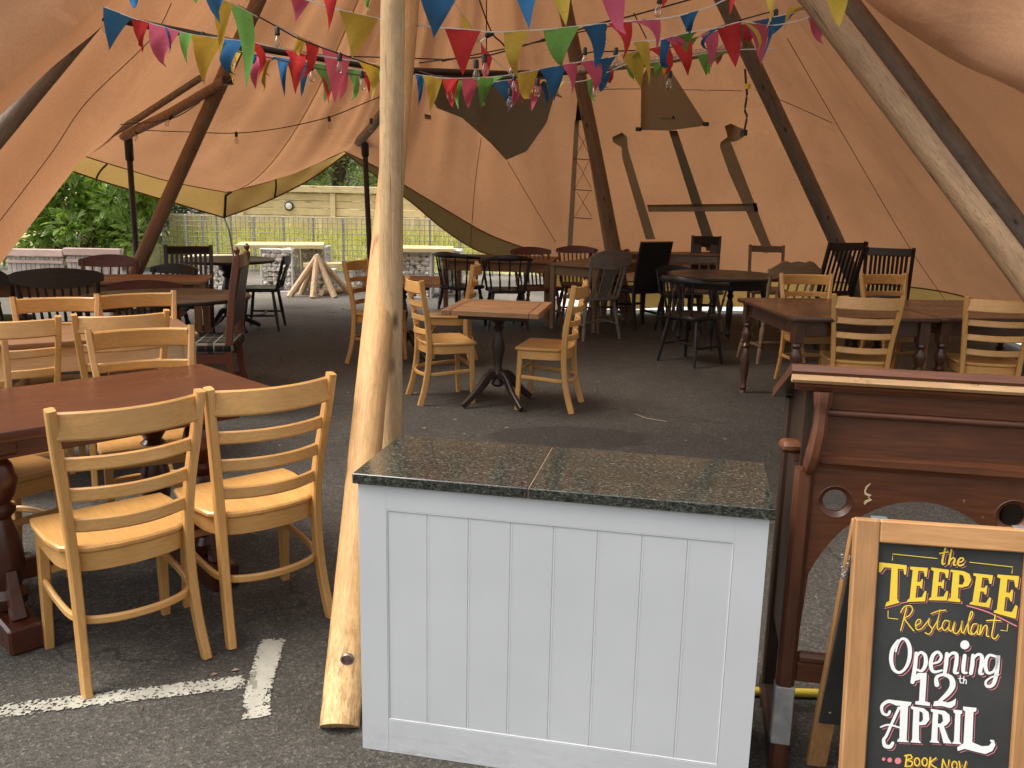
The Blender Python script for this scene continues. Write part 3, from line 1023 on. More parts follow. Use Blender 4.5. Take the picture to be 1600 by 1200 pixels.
def pedestal_parts(t, W, h, foot=0.27, k=1.0):
    MB().lathe([(r * k, z * h / 0.70) for r, z in PED], 16).build('column', W['z'], t)
    for i in range(4):
        a = radians(45 + 90 * i)
        ca, sa = cos(a), sin(a)
        P = spline([(ca * 0.02, sa * 0.02, 0.21), (ca * 0.09, sa * 0.09, 0.205), (ca * 0.17, sa * 0.17, 0.115), (ca * (foot - 0.03), sa * (foot - 0.03), 0.040), (ca * foot, sa * foot, 0.02)], 4)
        MB().bar(P, 0.038, 0.055, (0, 0, 1), 0.008, [1.15 - 0.5 * j / len(P) for j in range(len(P))]).build('leg', W['x'], t)
def round_table(name, label, W, r, h, loc, deg=0, ped=True, rx=None, group=None, turned=True):
    t = thing(name, label, 'table', loc, radians(deg), group)
    m = MB()
    n = 40
    rx = rx or r
    m.prism([(rx * cos(2 * pi * i / n), r * sin(2 * pi * i / n)) for i in range(n)], h - 0.028, h, ch=0.007)
    m.build('tabletop', W['x'], t)
    if ped:
        pedestal_parts(t, W, h, min(r, 0.34), 1.5)
    else:
        MB().lathe([(r * 0.80, h - 0.12), (r * 0.82, h - 0.030)], 32).build('apron', W['x'], t)
        for i in range(4):
            a = radians(45 + 90 * i)
            x, y = cos(a) * r * 0.74, sin(a) * r * 0.74
            MB().lathe([(q * 1.05, z * (h - 0.04) / 0.785) for q, z in TAB_LEG], 12, (x, y, 0)).build('leg', W['z'], t)
    return t

# ------------------------------------------------------------------ the tent
APEX = Vector((-0.25, 7.65, 5.85))
def pr_(s_, e_, d, k, out=0.10):
    """seam and edge of the canvas sighted at distance d; the strip below hangs slightly outward"""
    a = Y(s_[0], s_[1], d); b = Y(e_[0], e_[1], d + out)
    return tuple(a) + (k,) + tuple(b)
def gr_(x, y, z, k=1.0, drop=0.34):
    ex, ey = x + 0.25 * (x + 0.25) / 6, y + 0.25 * (y - 7.65) / 6
    return (x, y, z + drop, k, ex, ey, z)
P_LEFT = pr_((119, 240), (94, 261), 9.7, 1.5)
P_TIP = pr_((352, 300), (350, 340), 11.2, 1.75)
P_GAP = pr_((537, 236), (540, 240), 10.7, 1.7)
P_GRD = pr_((838, 394), (812, 408), 10.9, 1.0)
EDGE_RUNS = [   # runs of (seam point, flare, edge point); a run is smooth, its ends are corners
    [(-5.55, 5.2, 0.30, 1.0, -5.6, 5.2, 0.15), (-5.6, 6.6, 0.25, 1.0, -5.65, 6.6, 0.10),
     pr_((-58, 470), (-62, 478), 7.4, 1.0, 0.02), pr_((1, 380), (-2, 388), 7.9, 1.05, 0.02), pr_((35, 324), (31, 331), 8.4, 1.15, 0.02), pr_((70, 284), (64, 291), 9.0, 1.3, 0.02), P_LEFT],
    [P_LEFT, pr_((190, 262), (175, 288), 10.2, 1.6), pr_((268, 284), (262, 314), 10.7, 1.7), P_TIP],
    [P_TIP, pr_((420, 283), (418, 314), 11.1, 1.75), pr_((490, 257), (487, 279), 10.9, 1.75), P_GAP],
    [P_GAP, pr_((590, 262), (592, 278), 10.7, 1.6), pr_((640, 294), (640, 314), 10.7, 1.45), pr_((700, 330), (697, 361), 10.75, 1.25), pr_((765, 367), (750, 393), 10.8, 1.1), P_GRD],
    [P_GRD, gr_(0.95, 10.85, 0.10), gr_(2.0, 11.0, 0.09), gr_(3.15, 11.2, 0.085), gr_(4.3, 11.25, 0.085), gr_(4.95, 10.6, 0.085), gr_(5.0, 9.5, 0.085), gr_(4.85, 8.2, 0.09), gr_(4.9, 6.2, 0.2), gr_(4.95, 4.2, 0.9, 1.15), gr_(4.8, 3.4, 1.2, 1.2)],
]
def spline4(pts, n):
    out = []
    for i in range(len(pts) - 1):
        a, b, c, d = pts[max(i - 1, 0)], pts[i], pts[i + 1], pts[min(i + 2, len(pts) - 1)]
        for k in range(n):
            t = k / n
            out.append(tuple(0.5 * (2 * b[j] + (c[j] - a[j]) * t + (2 * a[j] - 5 * b[j] + 4 * c[j] - d[j]) * t * t + (3 * b[j] - a[j] - 3 * c[j] + d[j]) * t ** 3) for j in range(7)))
    out.append(tuple(pts[-1]))
    return out
EDGE, CORNERS = [], []
for run in EDGE_RUNS:
    q = spline4(run, 7)
    CORNERS.append(len(EDGE))
    EDGE += q if run is EDGE_RUNS[-1] else q[:-1]
def gen_pt(e, t, u):
    """point on the canvas: t from apex (0) to the seam (1) along one generator, past 1 down the hanging strip; u = index, for the sag between poles"""
    E_ = Vector(e[:3])
    if t > 1:
        k = t - 1
        q = E_.lerp(Vector(e[4:7]), k)
        wv = 0.022 * sin(u * 0.9) * sin(k * 3.1)
        return q + Vector((0.4 * wv, wv, 0))
    r = APEX.lerp(E_, t)
    z = E_.z + (APEX.z - E_.z) * (1 - t) ** e[3]
    wv = (0.05 * sin(u * 0.55 + t * 2) + 0.022 * sin(u * 1.35 + 1)) * t * (1 - t) * 2
    n = Vector((E_.x - APEX.x, E_.y - APEX.y, 0)).normalized()
    return Vector((r.x, r.y, z)) + Vector((n.x * wv, n.y * wv, wv))
tent = thing('tipi_tent', 'big tan canvas tipi tent with its sides lifted, seen from inside the open front', 'tent', (0, 0, 0))
cv, va = MB(), MB()
TN = 22
seam_path = []
nE = len(EDGE)
for i, e in enumerate(EDGE):
    for k in range(TN + 1):
        cv.v.append(tuple(gen_pt(e, 0.03 + 0.97 * k / TN, i)))
    for k in range(5):
        va.v.append(tuple(gen_pt(e, 1 + k / 4 + 1e-6, i)))
    seam_path.append(gen_pt(e, 1.0, i))
for i in range(nE - 1):
    for k in range(TN):
        a = i * (TN + 1) + k
        cv.f.append((a, a + 1, a + TN + 2, a + TN + 1))
    for k in range(4):
        a = i * 5 + k
        va.f.append((a, a + 1, a + 6, a + 5))
canvas_o = cv.build('canvas', M_CANVAS, tent, ang=60)
nL = CORNERS[1] * 5
nR0, nR1 = CORNERS[3] * 5, CORNERS[4] * 5
vl, vr, vd = MB(), MB(), MB()
vl.v = va.v; vl.f = [f for f in va.f if min(f) < nL]
vr.v = va.v; vr.f = [f for f in va.f if min(f) >= nL and not nR0 <= min(f) < nR1]
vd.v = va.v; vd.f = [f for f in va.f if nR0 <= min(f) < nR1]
for q_ in (vl, vr, vd):                    # each strip keeps only its own points
    used = sorted({i for f in q_.f for i in f})
    mp_ = {a: b for b, a in enumerate(used)}
    q_.v = [q_.v[i] for i in used]
    q_.f = [tuple(mp_[i] for i in f) for f in q_.f]
vd.build('valance', M_VAL_SHADE, tent, 'olive strip coloured dark for shade, sweeping down behind the upright pole', ang=60)
vl.build('canvas_hem', M_CANVAS, tent, ang=60)
vr.build('valance', M_VALANCE, tent, 'olive yellow strip hanging along the lower edge of the canvas', ang=60)
# pale front folds of canvas drawn aside over the nearest poles
def fold(px, dep, rows, name, label):
    m = MB()
    P = spline([(x, y, d) for (x, y), d in zip(px, dep)], 8)
    n = len(P)
    for i, p in enumerate(P):
        q = Y(p.x, p.y, p.z)
        for k, r in enumerate(rows):
            rip = (0.030 * sin(i * 0.21 + k * 1.1) + 0.012 * sin(i * 0.47 + k * 2.0)) * (k > 1)
            m.v.append(tuple(q + Vector(r) + Vector((rip, rip * 0.5, rip))))
    R_ = len(rows)
    for i in range(n - 1):
        for k in range(R_ - 1):
            a = i * R_ + k
            m.f.append((a, a + 1, a + R_ + 1, a + R_))
    m.build(name, M_CANVAS, tent, label, ang=80)
fold([(250, -84), (190, -20), (146, 16), (104, 52), (66, 82), (30, 112), (-6, 146), (-66, 200), (-170, 290)], [5.5, 5.45, 5.4, 5.3, 5.25, 5.2, 5.1, 5.0, 4.8],
     [(0.02, 0.30, 0.05), (-0.03, 0.12, 0.0), (0, 0, 0), (-0.10, -0.06, 0.09), (-0.35, -0.10, 0.32), (-0.9, -0.18, 0.8), (-1.8, -0.3, 1.5)], 'canvas_fold', 'pale fold of front canvas drawn aside above the dark pole')
fold([(1325, -40), (1375, 8), (1440, 52), (1510, 94), (1570, 120), (1625, 150), (1700, 210)], [5.9, 5.7, 5.5, 5.3, 5.1, 4.95, 4.8],
     [(0.02, 0.10, -0.01), (0.04, 0.0, 0.01), (0.14, -0.05, 0.09), (0.35, -0.10, 0.32), (0.9, -0.18, 0.8), (1.8, -0.3, 1.6)], 'canvas_fold', 'pale fold of front canvas beyond the dark pole, opposite side')
BVH = BVHTree.FromPolygons([Vector(p) for p in cv.v + va.v], cv.f + [tuple(len(cv.v) + i for i in f) for f in va.f])
def on_canvas(x, y, off=0.012):
    d = ray(x, y).normalized()
    h, n, i, t = BVH.ray_cast(CAM, d)
    if h is None:
        return Y(x, y, 11)
    return h - d * off
inward = lambda p, off: p + (Vector((APEX.x, APEX.y, 1.5)) - p).normalized() * off
# seams: along the valance and down a few generators
MB().tube([inward(p, 0.008) for p in seam_path[:CORNERS[4] + 3]], 0.009, 5).build('seam', M_SEAM, tent)
MB().tube([inward(p, 0.008) for p in seam_path[CORNERS[4] + 3:]], 0.009, 5).build('seam', M_SEAM, tent)
for gi in (CORNERS[1], CORNERS[2]):
    P = [inward(gen_pt(EDGE[gi], 0.03 + 0.97 * k / 24, gi), 0.008) for k in range(25)]
    MB().tube(P, 0.004, 5).build('seam', M_SEAM, tent)
for px in ([(1230, 60), (1320, 215), (1420, 385), (1490, 488)], [(1180, 140), (1240, 165), (1300, 192)],
           [(735, 385), (742, 290), (752, 215)], [(793, 252), (830, 315), (868, 378)], [(930, 140), (1000, 139), (1160, 142)], [(0, 345), (80, 240), (135, 160), (235, 62), (268, 5)]):
    MB().tube([on_canvas(q.x, q.y, 0.006) for q in spline([(a, b, 0) for a, b in px], 6)], 0.0035, 5).build('seam', M_SEAM, tent)
# dark webbing at the hanging corner and along the lifted edges
MB().tube([inward(gen_pt(EDGE[CORNERS[2]], 0.97 + 1.03 * k / 6, CORNERS[2]), 0.012) for k in range(7)], 0.016, 6).build('corner_webbing', M_BLACK, tent)
ew = MB()
for r0, r1 in ((CORNERS[1], CORNERS[3]), (CORNERS[3], CORNERS[4] - 4)):
    ew.tube([gen_pt(EDGE[i], 2.0, i) for i in range(r0, r1 + 1)], 0.010, 6)
ew.build('edge_rope', M_SEAM, tent)
for gi in (CORNERS[1] + 5, CORNERS[2] + 8):
    MB().tube([inward(gen_pt(EDGE[gi], 1.05 + 0.9 * k / 4, gi), 0.012) for k in range(5)], 0.011, 5).build('tie_strap', M_BLACK, tent)
# unseen canvas added over the entrance to shade the floor, between the two drawn-back folds
fc = MB()
FE = spline([(-2.2, 4.1, 3.2), (-1.2, 3.6, 3.35), (0.0, 3.4, 3.4), (1.4, 3.5, 3.35), (2.7, 4.0, 3.2)], 6)
for q in FE:
    for k in range(9):
        t = 0.04 + 0.96 * k / 8
        r = APEX.lerp(q, t)
        fc.v.append((r.x, r.y, q.z + (APEX.z - q.z) * (1 - t) ** 1.15))
for i in range(len(FE) - 1):
    for k in range(8):
        a = i * 9 + k
        fc.f.append((a, a + 1, a + 10, a + 9))
fc.build('shade_canvas', M_CANVAS, tent, ang=70)
def patch(poly, name, mat, label=None, off=0.014, cell=14, parent=tent):
    """a thin sheet laid inside the canvas, for cloth pieces and painted shadows: outline sampled over the canvas, 4 mm thick"""
    xs = [p[0] for p in poly]; ys = [p[1] for p in poly]
    n = len(poly)
    pts = []
    for i in range(n):
        a, b = poly[i], poly[(i + 1) % n]
        m = max(1, int(math.hypot(b[0] - a[0], b[1] - a[1]) / cell))
        for k in range(m):
            pts.append((a[0] + (b[0] - a[0]) * k / m, a[1] + (b[1] - a[1]) * k / m))
    import bmesh
    bm = bmesh.new()
    vv = [bm.verts.new((x, y, 0)) for x, y in pts]
    f = bm.faces.new(vv)
    bmesh.ops.triangulate(bm, faces=[f])
    for it in range(2):
        bmesh.ops.subdivide_edges(bm, edges=[e for e in bm.edges if e.calc_length() > cell * 1.6], cuts=1)
        bmesh.ops.triangulate(bm, faces=bm.faces[:])
    bm.verts.index_update()
    m = MB()
    m.v = [tuple(on_canvas(v.co.x, v.co.y, off)) for v in bm.verts]
    k = len(m.v)
    m.v += [tuple(on_canvas(v.co.x, v.co.y, off - 0.004)) for v in bm.verts]
    for f in bm.faces:
        ii = [v.index for v in f.verts]
        m.f.append(tuple(ii)); m.f.append(tuple(k + i for i in ii[::-1]))
    for e in bm.edges:
        if len(e.link_faces) == 1:
            a, b = e.verts[0].index, e.verts[1].index
            m.f.append((a, b, k + b, k + a))
    bm.free()
    return m.build(name, mat, parent, label, ang=70)
patch([(672, 150), (683, 169), (722, 184), (766, 223), (791, 250), (823, 236), (854, 192), (866, 150), (862, 118), (690, 118)], 'shadow_patch', M_PATCHD, 'dark grey pointed shadow painted on the back canvas')  # shadow cast from outside, laid on as a dark sheet
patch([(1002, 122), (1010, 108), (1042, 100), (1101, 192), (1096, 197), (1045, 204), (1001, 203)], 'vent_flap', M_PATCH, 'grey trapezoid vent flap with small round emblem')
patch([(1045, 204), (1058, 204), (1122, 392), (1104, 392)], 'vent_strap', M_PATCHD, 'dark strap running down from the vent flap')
patch([(957, 214), (972, 207), (980, 214), (981, 232), (1024, 374), (1009, 374), (972, 246), (971, 230), (958, 222)], 'shadow_strip', M_PATCH)  # this and the next two: shadows through the canvas, built as grey strips
patch([(1132, 197), (1142, 193), (1164, 203), (1162, 214), (1150, 221), (1142, 222), (1208, 392), (1195, 396), (1138, 268), (1125, 230), (1126, 222), (1137, 214)], 'shadow_strip', M_PATCH)
patch([(1013, 331), (1179, 330), (1178, 318), (1011, 320)], 'shadow_strip', M_PATCH, off=0.030, cell=5)
patch([(1176, 317), (1182, 317), (1185, 330), (1179, 331)], 'strip_end', M_BLACK, off=0.038)
patch([(898, 188), (905, 188), (894, 392), (886, 392)], 'lattice_shadow', M_PATCH)  # lattice shadow of a frame outside, built as thin strips
patch([(910, 186), (918, 186), (953, 392), (945, 392)], 'lattice_shadow', M_PATCH)
patch([(903, 150), (909, 150), (916, 187), (899, 189)], 'lattice_shadow', M_BLACK)
for yy_ in (248, 296, 340):  # rungs and crosses of the same lattice shadow, drawn as tubes
    MB().tube([on_canvas(896, yy_, 0.02), on_canvas(925, yy_ + 2, 0.02)], 0.005, 5).build('lattice_shadow_line', M_SEAM, tent)
for ya, yb_ in ((205, 246), (252, 294), (300, 338)):
    MB().tube([on_canvas(901, ya, 0.02), on_canvas(924, yb_, 0.02)], 0.003, 5).build('lattice_shadow_line', M_SEAM, tent)
    MB().tube([on_canvas(920, ya, 0.02), on_canvas(899, yb_, 0.02)], 0.003, 5).build('lattice_shadow_line', M_SEAM, tent)
patch([(663, 178), (673, 180), (674, 187), (664, 186)], 'small_patch', M_PATCH)
patch([(1486, -4), (1504, -4), (1502, 3), (1488, 3)], 'small_patch', M_PATCH)
for x, y in ((998, 202), (1103, 194)):
    MB().lathe([(0.03, -0.02), (0.035, 0), (0.03, 0.02)], 8, on_canvas(x, y, 0.03)).build('toggle', M_BLACK, tent)
# emblem on the vent flap: pale ring, pale disc part and a black tent shape, with a tiny dark word beside it
def decal(pts, name, mat, off, parent=tent):
    m = MB()
    P = [on_canvas(x, y, off) for x, y in pts]
    m.add(P, [tuple(range(len(P)))])
    return m.build(name, mat, parent, smooth=False)
decal([(1052 + 4.3 * cos(a * pi / 8), 183.5 + 4.3 * sin(a * pi / 8)) for a in range(16)], 'emblem', M_STRING, 0.022)
decal([(1052, 179.6), (1055.6, 186.4), (1053.2, 186.4), (1052, 183.6), (1050.8, 186.4), (1048.4, 186.4)], 'emblem', M_BLACK, 0.026)
wm = MB()
for i, x in enumerate((1033, 1036, 1039, 1042, 1045)):
    wm.tube([on_canvas(x, 183.5 + (i % 2), 0.022), on_canvas(x + 1.6, 186.6, 0.022)], 0.0035, 4)
wm.build('emblem', M_BLACK, tent)

# ------------------------------------------------------------------ tent poles
def pole(p0, p1, r0, r1, mat, label, name='tent_pole', bend=0.02, n=14, flat=False, group='timber poles holding up the tent'):
    p0, p1 = Vector(p0), Vector(p1)
    t = thing(name, label, 'pole', p0, 0, group)
    d = p1 - p0
    rnd = random.Random(len(label) * 7 + int(r0 * 1000))
    q = d.to_track_quat('Z', 'Y').to_matrix()
    ns, k = 18, 14
    m = MB()
    for i in range(k + 1):
        a = i / k
        off = Vector((sin(a * 3.1) * bend, sin(a * 5.2) * bend * 0.5, 0))
        for j in range(ns):
            th = 2 * pi * j / ns
            r = (r0 + (r1 - r0) * a) * (1 + 0.035 * sin(th * 2 + a * 2) + 0.02 * sin(th * 3 + a * 9) + rnd.uniform(-0.012, 0.012))
            x, y = r * cos(th), r * sin(th)
            m.v.append(tuple(Vector((x, y, a * d.length)) + off))
    for i in range(k):
        for j in range(ns):
            a, b = i * ns + j, i * ns + (j + 1) % ns
            m.f.append((a, b, b + ns, a + ns))
    m.f.append(tuple(range(ns))[::-1])
    m.f.append(tuple(range(k * ns, (k + 1) * ns)))
    o = m.build('shaft', mat, t)
    o.matrix_local = q.to_4x4()
    return t
pA = pole(G(531, 1137), Y(697, -550, 7.5), 0.055, 0.044, M_POLE['gold'], 'leaning golden tent pole standing beside the grey cabinet, bolt near its foot', bend=0.012)
bp = Y(540, 1027, 2.24)
bt = MB().lathe([(0.010, 0), (0.0185, 0.001), (0.0195, 0.006), (0.0165, 0.011), (0.0150, 0.0100), (0.004, 0.0115)], 20)
bo = bt.build('bolt', M_IRON, pA)
bo.location = Vector((G(531, 1137).x + 0.024, 2.232, 0.208)) - pA.location
bo.rotation_euler = (radians(95), 0, 0)
pole((-0.455, 3.22, 0), (-0.418, 3.26, 3.1), 0.041, 0.043, M_POLE['pale'], 'upright pale tent pole rising just behind the grey cabinet', bend=0.008)
pole(G(1960, 921), Y(862, -550, 5.6), 0.066, 0.053, M_POLE['rough'], 'stout pale tent pole slanting across the tent wall beside the long dark table', bend=0.03)
pole(G(1800, 640), Y(911, -550, 7.6), 0.075, 0.06, M_POLE['dark'], 'dark weathered tent pole running parallel behind the stout pale one', bend=0.03)
pole(G(1366, 507), Y(867, -550, 7.6), 0.084, 0.064, M_POLE['dark'], 'dark tent pole slanting down behind the tall slatted chairs', bend=0.02)
pole(G(981, 499), Y(764, -550, 7.6), 0.074, 0.058, M_POLE['brown'], 'brown tent pole against the back canvas above the reddish armchairs', bend=0.02)
pole(G(165, 531), Y(647, -550, 7.5), 0.068, 0.055, M_POLE['brown'], 'brown tent pole leaning beside the laurel and dark slat-back chair', bend=0.02)
pole(G(-372, 660), Y(626, -550, 7.5), 0.078, 0.06, M_POLE['dark'], 'dark tent pole half tucked into the pale front fold of canvas', bend=0.02)
# eave posts with black caps, and the rail and spars lashed to them
def eave_post(top, foot, label):
    t = thing('eave_post', label, 'pole', foot, 0, 'thin posts propping the lifted canvas')
    d = Vector(top) - Vector(foot)
    MB().tube([(0, 0, 0), d * 0.5, d], [0.031, 0.031, 0.029], 10, (0, 1, 0)).build('shaft', M_DARK['z'], t)
    MB().tube([d * 0.86, d * 0.87, d * 1.0, d * 1.02], [0.031, 0.043, 0.043, 0.026], 10, (0, 1, 0)).build('cap', M_BLACK, t)
    return t
eave_post(Y(200, 209, 9.35), Vector((Y(207, 400, 9.35).x + 0.04, 9.35, 0)), 'thin dark eave post in front of the laurel bush')
eave_post(Y(569, 203, 10.3), Vector((Y(581, 420, 10.3).x, 10.3, 0)), 'thin dark eave post in front of the timber fence')
def spar(a, b, r, mat, label):
    a, b = Vector(a), Vector(b)
    t = thing('spar', label, 'pole', a, 0, 'horizontal spars between the tent poles')
    MB().tube([(0, 0, 0), (b - a) * 0.5 + Vector((0, 0, -0.02)), b - a], [r, r * 0.95, r * 0.9], 10).build('shaft', mat, t)
spar(Y(193, 213, 9.25), Y(352, 127, 7.75), 0.046, M_POLE['brown'], 'brown spar sloping from the eave post up to the leaning pole')
spar(Y(124, 238, 9.35), Y(313, 122, 8.4), 0.034, M_POLE['dark'], 'dark strip lying against the sloping canvas above the laurel')  # dark tube laid along the canvas slope
spar(Y(560, 222, 10.4), Y(606, 165, 9.0), 0.05, M_POLE['dark'], 'dark spar rising from the eave post behind the upright pole')
spar(Y(165, 26, 6.3), Y(642, 114, 7.1), 0.028, M_DARK['x'], 'dark beam slung behind the bunting from the front canvas to the centre')
spar(Y(642, 111, 7.1), Y(912, 112, 8.3), 0.028, M_DARK['x'], 'dark beam slung behind the pink and blue pennants')
spar(Y(900, 110, 8.2), Y(1160, 72, 7.6), 0.040, M_POLE['brown'], 'brown beam slung below the torn yellow pennant')
MB_ = MB().lathe([(0.045, -0.03), (0.05, 0), (0.045, 0.03)], 12)
kn = MB_.build('rope_knot', M_BLACK)
kn.location = Y(356, 126, 7.65)
tag(kn, 'black lashing knob where the brown spar meets the leaning pole', 'lashing')
# guy rope at the hanging corner
gy = thing('guy_rope', 'thin guy rope with white hook under the hanging canvas corner', 'rope', (0, 0, 0))
tp = gen_pt(EDGE[CORNERS[2]], 2.0, CORNERS[2])
MB().tube([tp, tp + Vector((0.02, 0.1, -0.14))], 0.012, 6).build('hook', M_STEEL, gy)
MB().tube([tp + Vector((0.02, 0.1, -0.14)), Vector((tp.x + 0.05, tp.y + 0.4, 0.0))], 0.012, 6).build('rope', M_TAN['z'], gy)

pv = MB()  # ground sheet painted pale for the overexposed daylight slit
pv.add([(0.6, 11.35, 0.004), (4.2, 11.62, 0.004), (5.32, 11.2, 0.004), (5.32, 8.2, 0.004), (5.32, 5.0, 0.004), (12, 5.0, 0.004), (12, 18, 0.004), (0.6, 18, 0.004)], [(0, 1, 2, 6, 7), (2, 3, 4, 5, 6)])
po = pv.build('pale_ground', plain('ground with painted daylight', (0.62, 0.60, 0.55), 0.8, 0, 0.1, 6), smooth=False)
po['kind'] = 'structure'
po['label'] = 'ground outside with daylight painted in, seen as a bright slit under the canvas edge'

# ------------------------------------------------------------------ beyond the lifted side: fence, timber wall, gabions, shrubs
# timber wall of horizontal boards with cap rail and round lights
FY = 17.6
def fx(px, y=FY):
    return Y(px, 330, y).x
tw = thing('timber_wall', 'yellow treated timber wall of horizontal boards with round lights', 'fence', (0, FY, 0))
x0, x1 = fx(378), fx(800)
for i in range(9):
    z = 0.14 + i * 0.143
    for a, b in ((x0, fx(521) - 0.05), (fx(521) + 0.05, fx(660) - 0.05), (fx(660) + 0.05, x1)):
        MB().box(((a + b) / 2, 0.01 * (i % 2), z), (b - a, 0.03, 0.137), 0.008).build('board', M_FENC['x'], tw)
for px in (378, 521, 660, 800):
    MB().box((fx(px), -0.02, 0.68), (0.10, 0.09, 1.36), 0.006).build('post', M_FENC['z'], tw)
MB().box(((x0 + x1) / 2, -0.03, 1.435), (x1 - x0 + 0.1, 0.12, 0.13), 0.01).build('cap_rail', M_FENC['x'], tw)
for px in (451, 594, 735):
    c = Y(px, 322, FY - 0.06)
    M_ = Matrix.Rotation(radians(90), 3, 'X')
    lt = MB().lathe([(0.088, 0), (0.092, 0.02), (0.085, 0.045), (0.068, 0.05)], 20, (c.x, 0.0, c.z), M_).build('round_light', M_BLACK, tw)
    MB().lathe([(0.068, 0.046), (0.055, 0.062), (0.02, 0.070)], 20, (c.x, 0.0, c.z), M_).build('lens', M_OPAL, lt)
# reed screen and straw bank behind the wire fence
WY = 15.8
def wx(px):
    return Y(px, 380, WY).x
bank = MB()
for i in range(61):
    x = -12 + i * 0.25
    for (y, z) in ((WY + 0.25, -0.02), (WY + 0.6, 0.30), (WY + 0.95, 0.50), (FY - 0.25, 0.55)):
        bank.v.append((x, y + random.uniform(-0.05, 0.05), z + random.uniform(-0.04, 0.04) if z > 0 else z))
for i in range(60):
    for k in range(3):
        a = i * 4 + k
        bank.f.append((a, a + 4, a + 5, a + 1))
bo_ = bank.build('grass_bank', M_BANK)
bo_['kind'] = 'structure'
gr = MB(); gr.uv = []
for i in range(5200):
    x = random.uniform(wx(240), wx(760)); y = WY + 0.22 + random.random() * 0.9
    zz = max(0, min(0.5, (y - WY - 0.25) * 0.8))
    hh = random.uniform(0.12, 0.42); a = random.uniform(0, pi); ww = random.uniform(0.006, 0.014)
    dx, dy = cos(a) * ww, sin(a) * ww
    lx, ly = random.gauss(0, 0.08), random.gauss(0, 0.08)
    gr.add([(x - dx, y - dy, zz), (x + dx, y + dy, zz), (x + lx, y + ly, zz + hh)], [(0, 1, 2)])
    c = random.random(); gr.uv += [(c, 0)] * 3
go = gr.build('grass', M_GRASS, smooth=False, kind='stuff')
go['label'] = 'pale straw coloured grass growing behind the wire fence'
go['category'] = 'grass'
wf = thing('wire_fence', 'grey weld mesh fence on steel posts before the straw grass', 'fence', (0, WY, 0))
fh = 0.96
for px in (256, 292, 318, 340, 362, 397, 444, 490, 537, 586, 625, 672, 720, 770):
    MB().box((wx(px), 0, fh / 2), (0.035, 0.035, fh), 0.003).build('post', M_STEEL, wf)
wire = MB()
xa, xb = wx(250), wx(790)
for i in range(11):
    z = 0.03 + i * 0.092
    wire.tube([(xa, -0.025, z), (xb, -0.025, z)], 0.0052, 4)
for i in range(int((xb - xa) / 0.085)):
    x = xa + i * 0.085
    wire.tube([(x, -0.02, 0.01), (x, -0.02, 0.96)], 0.0038, 4)
wo_ = wire.build('wire_mesh', M_WIRE, wf, kind='stuff')
# pale boards low behind the fence at its far end
scr = thing('board_screen', 'pale upright board screen standing behind the wire fence', 'fence', (0, WY + 1.05, 0))
for i in range(64):
    x = wx(236) + i * 0.125
    MB().box((x, random.uniform(-0.004, 0.004), 0.47), (0.120, 0.018, 0.94 + random.uniform(-0.015, 0.015)), 0.003).build('board', M_FENC['z'], scr)

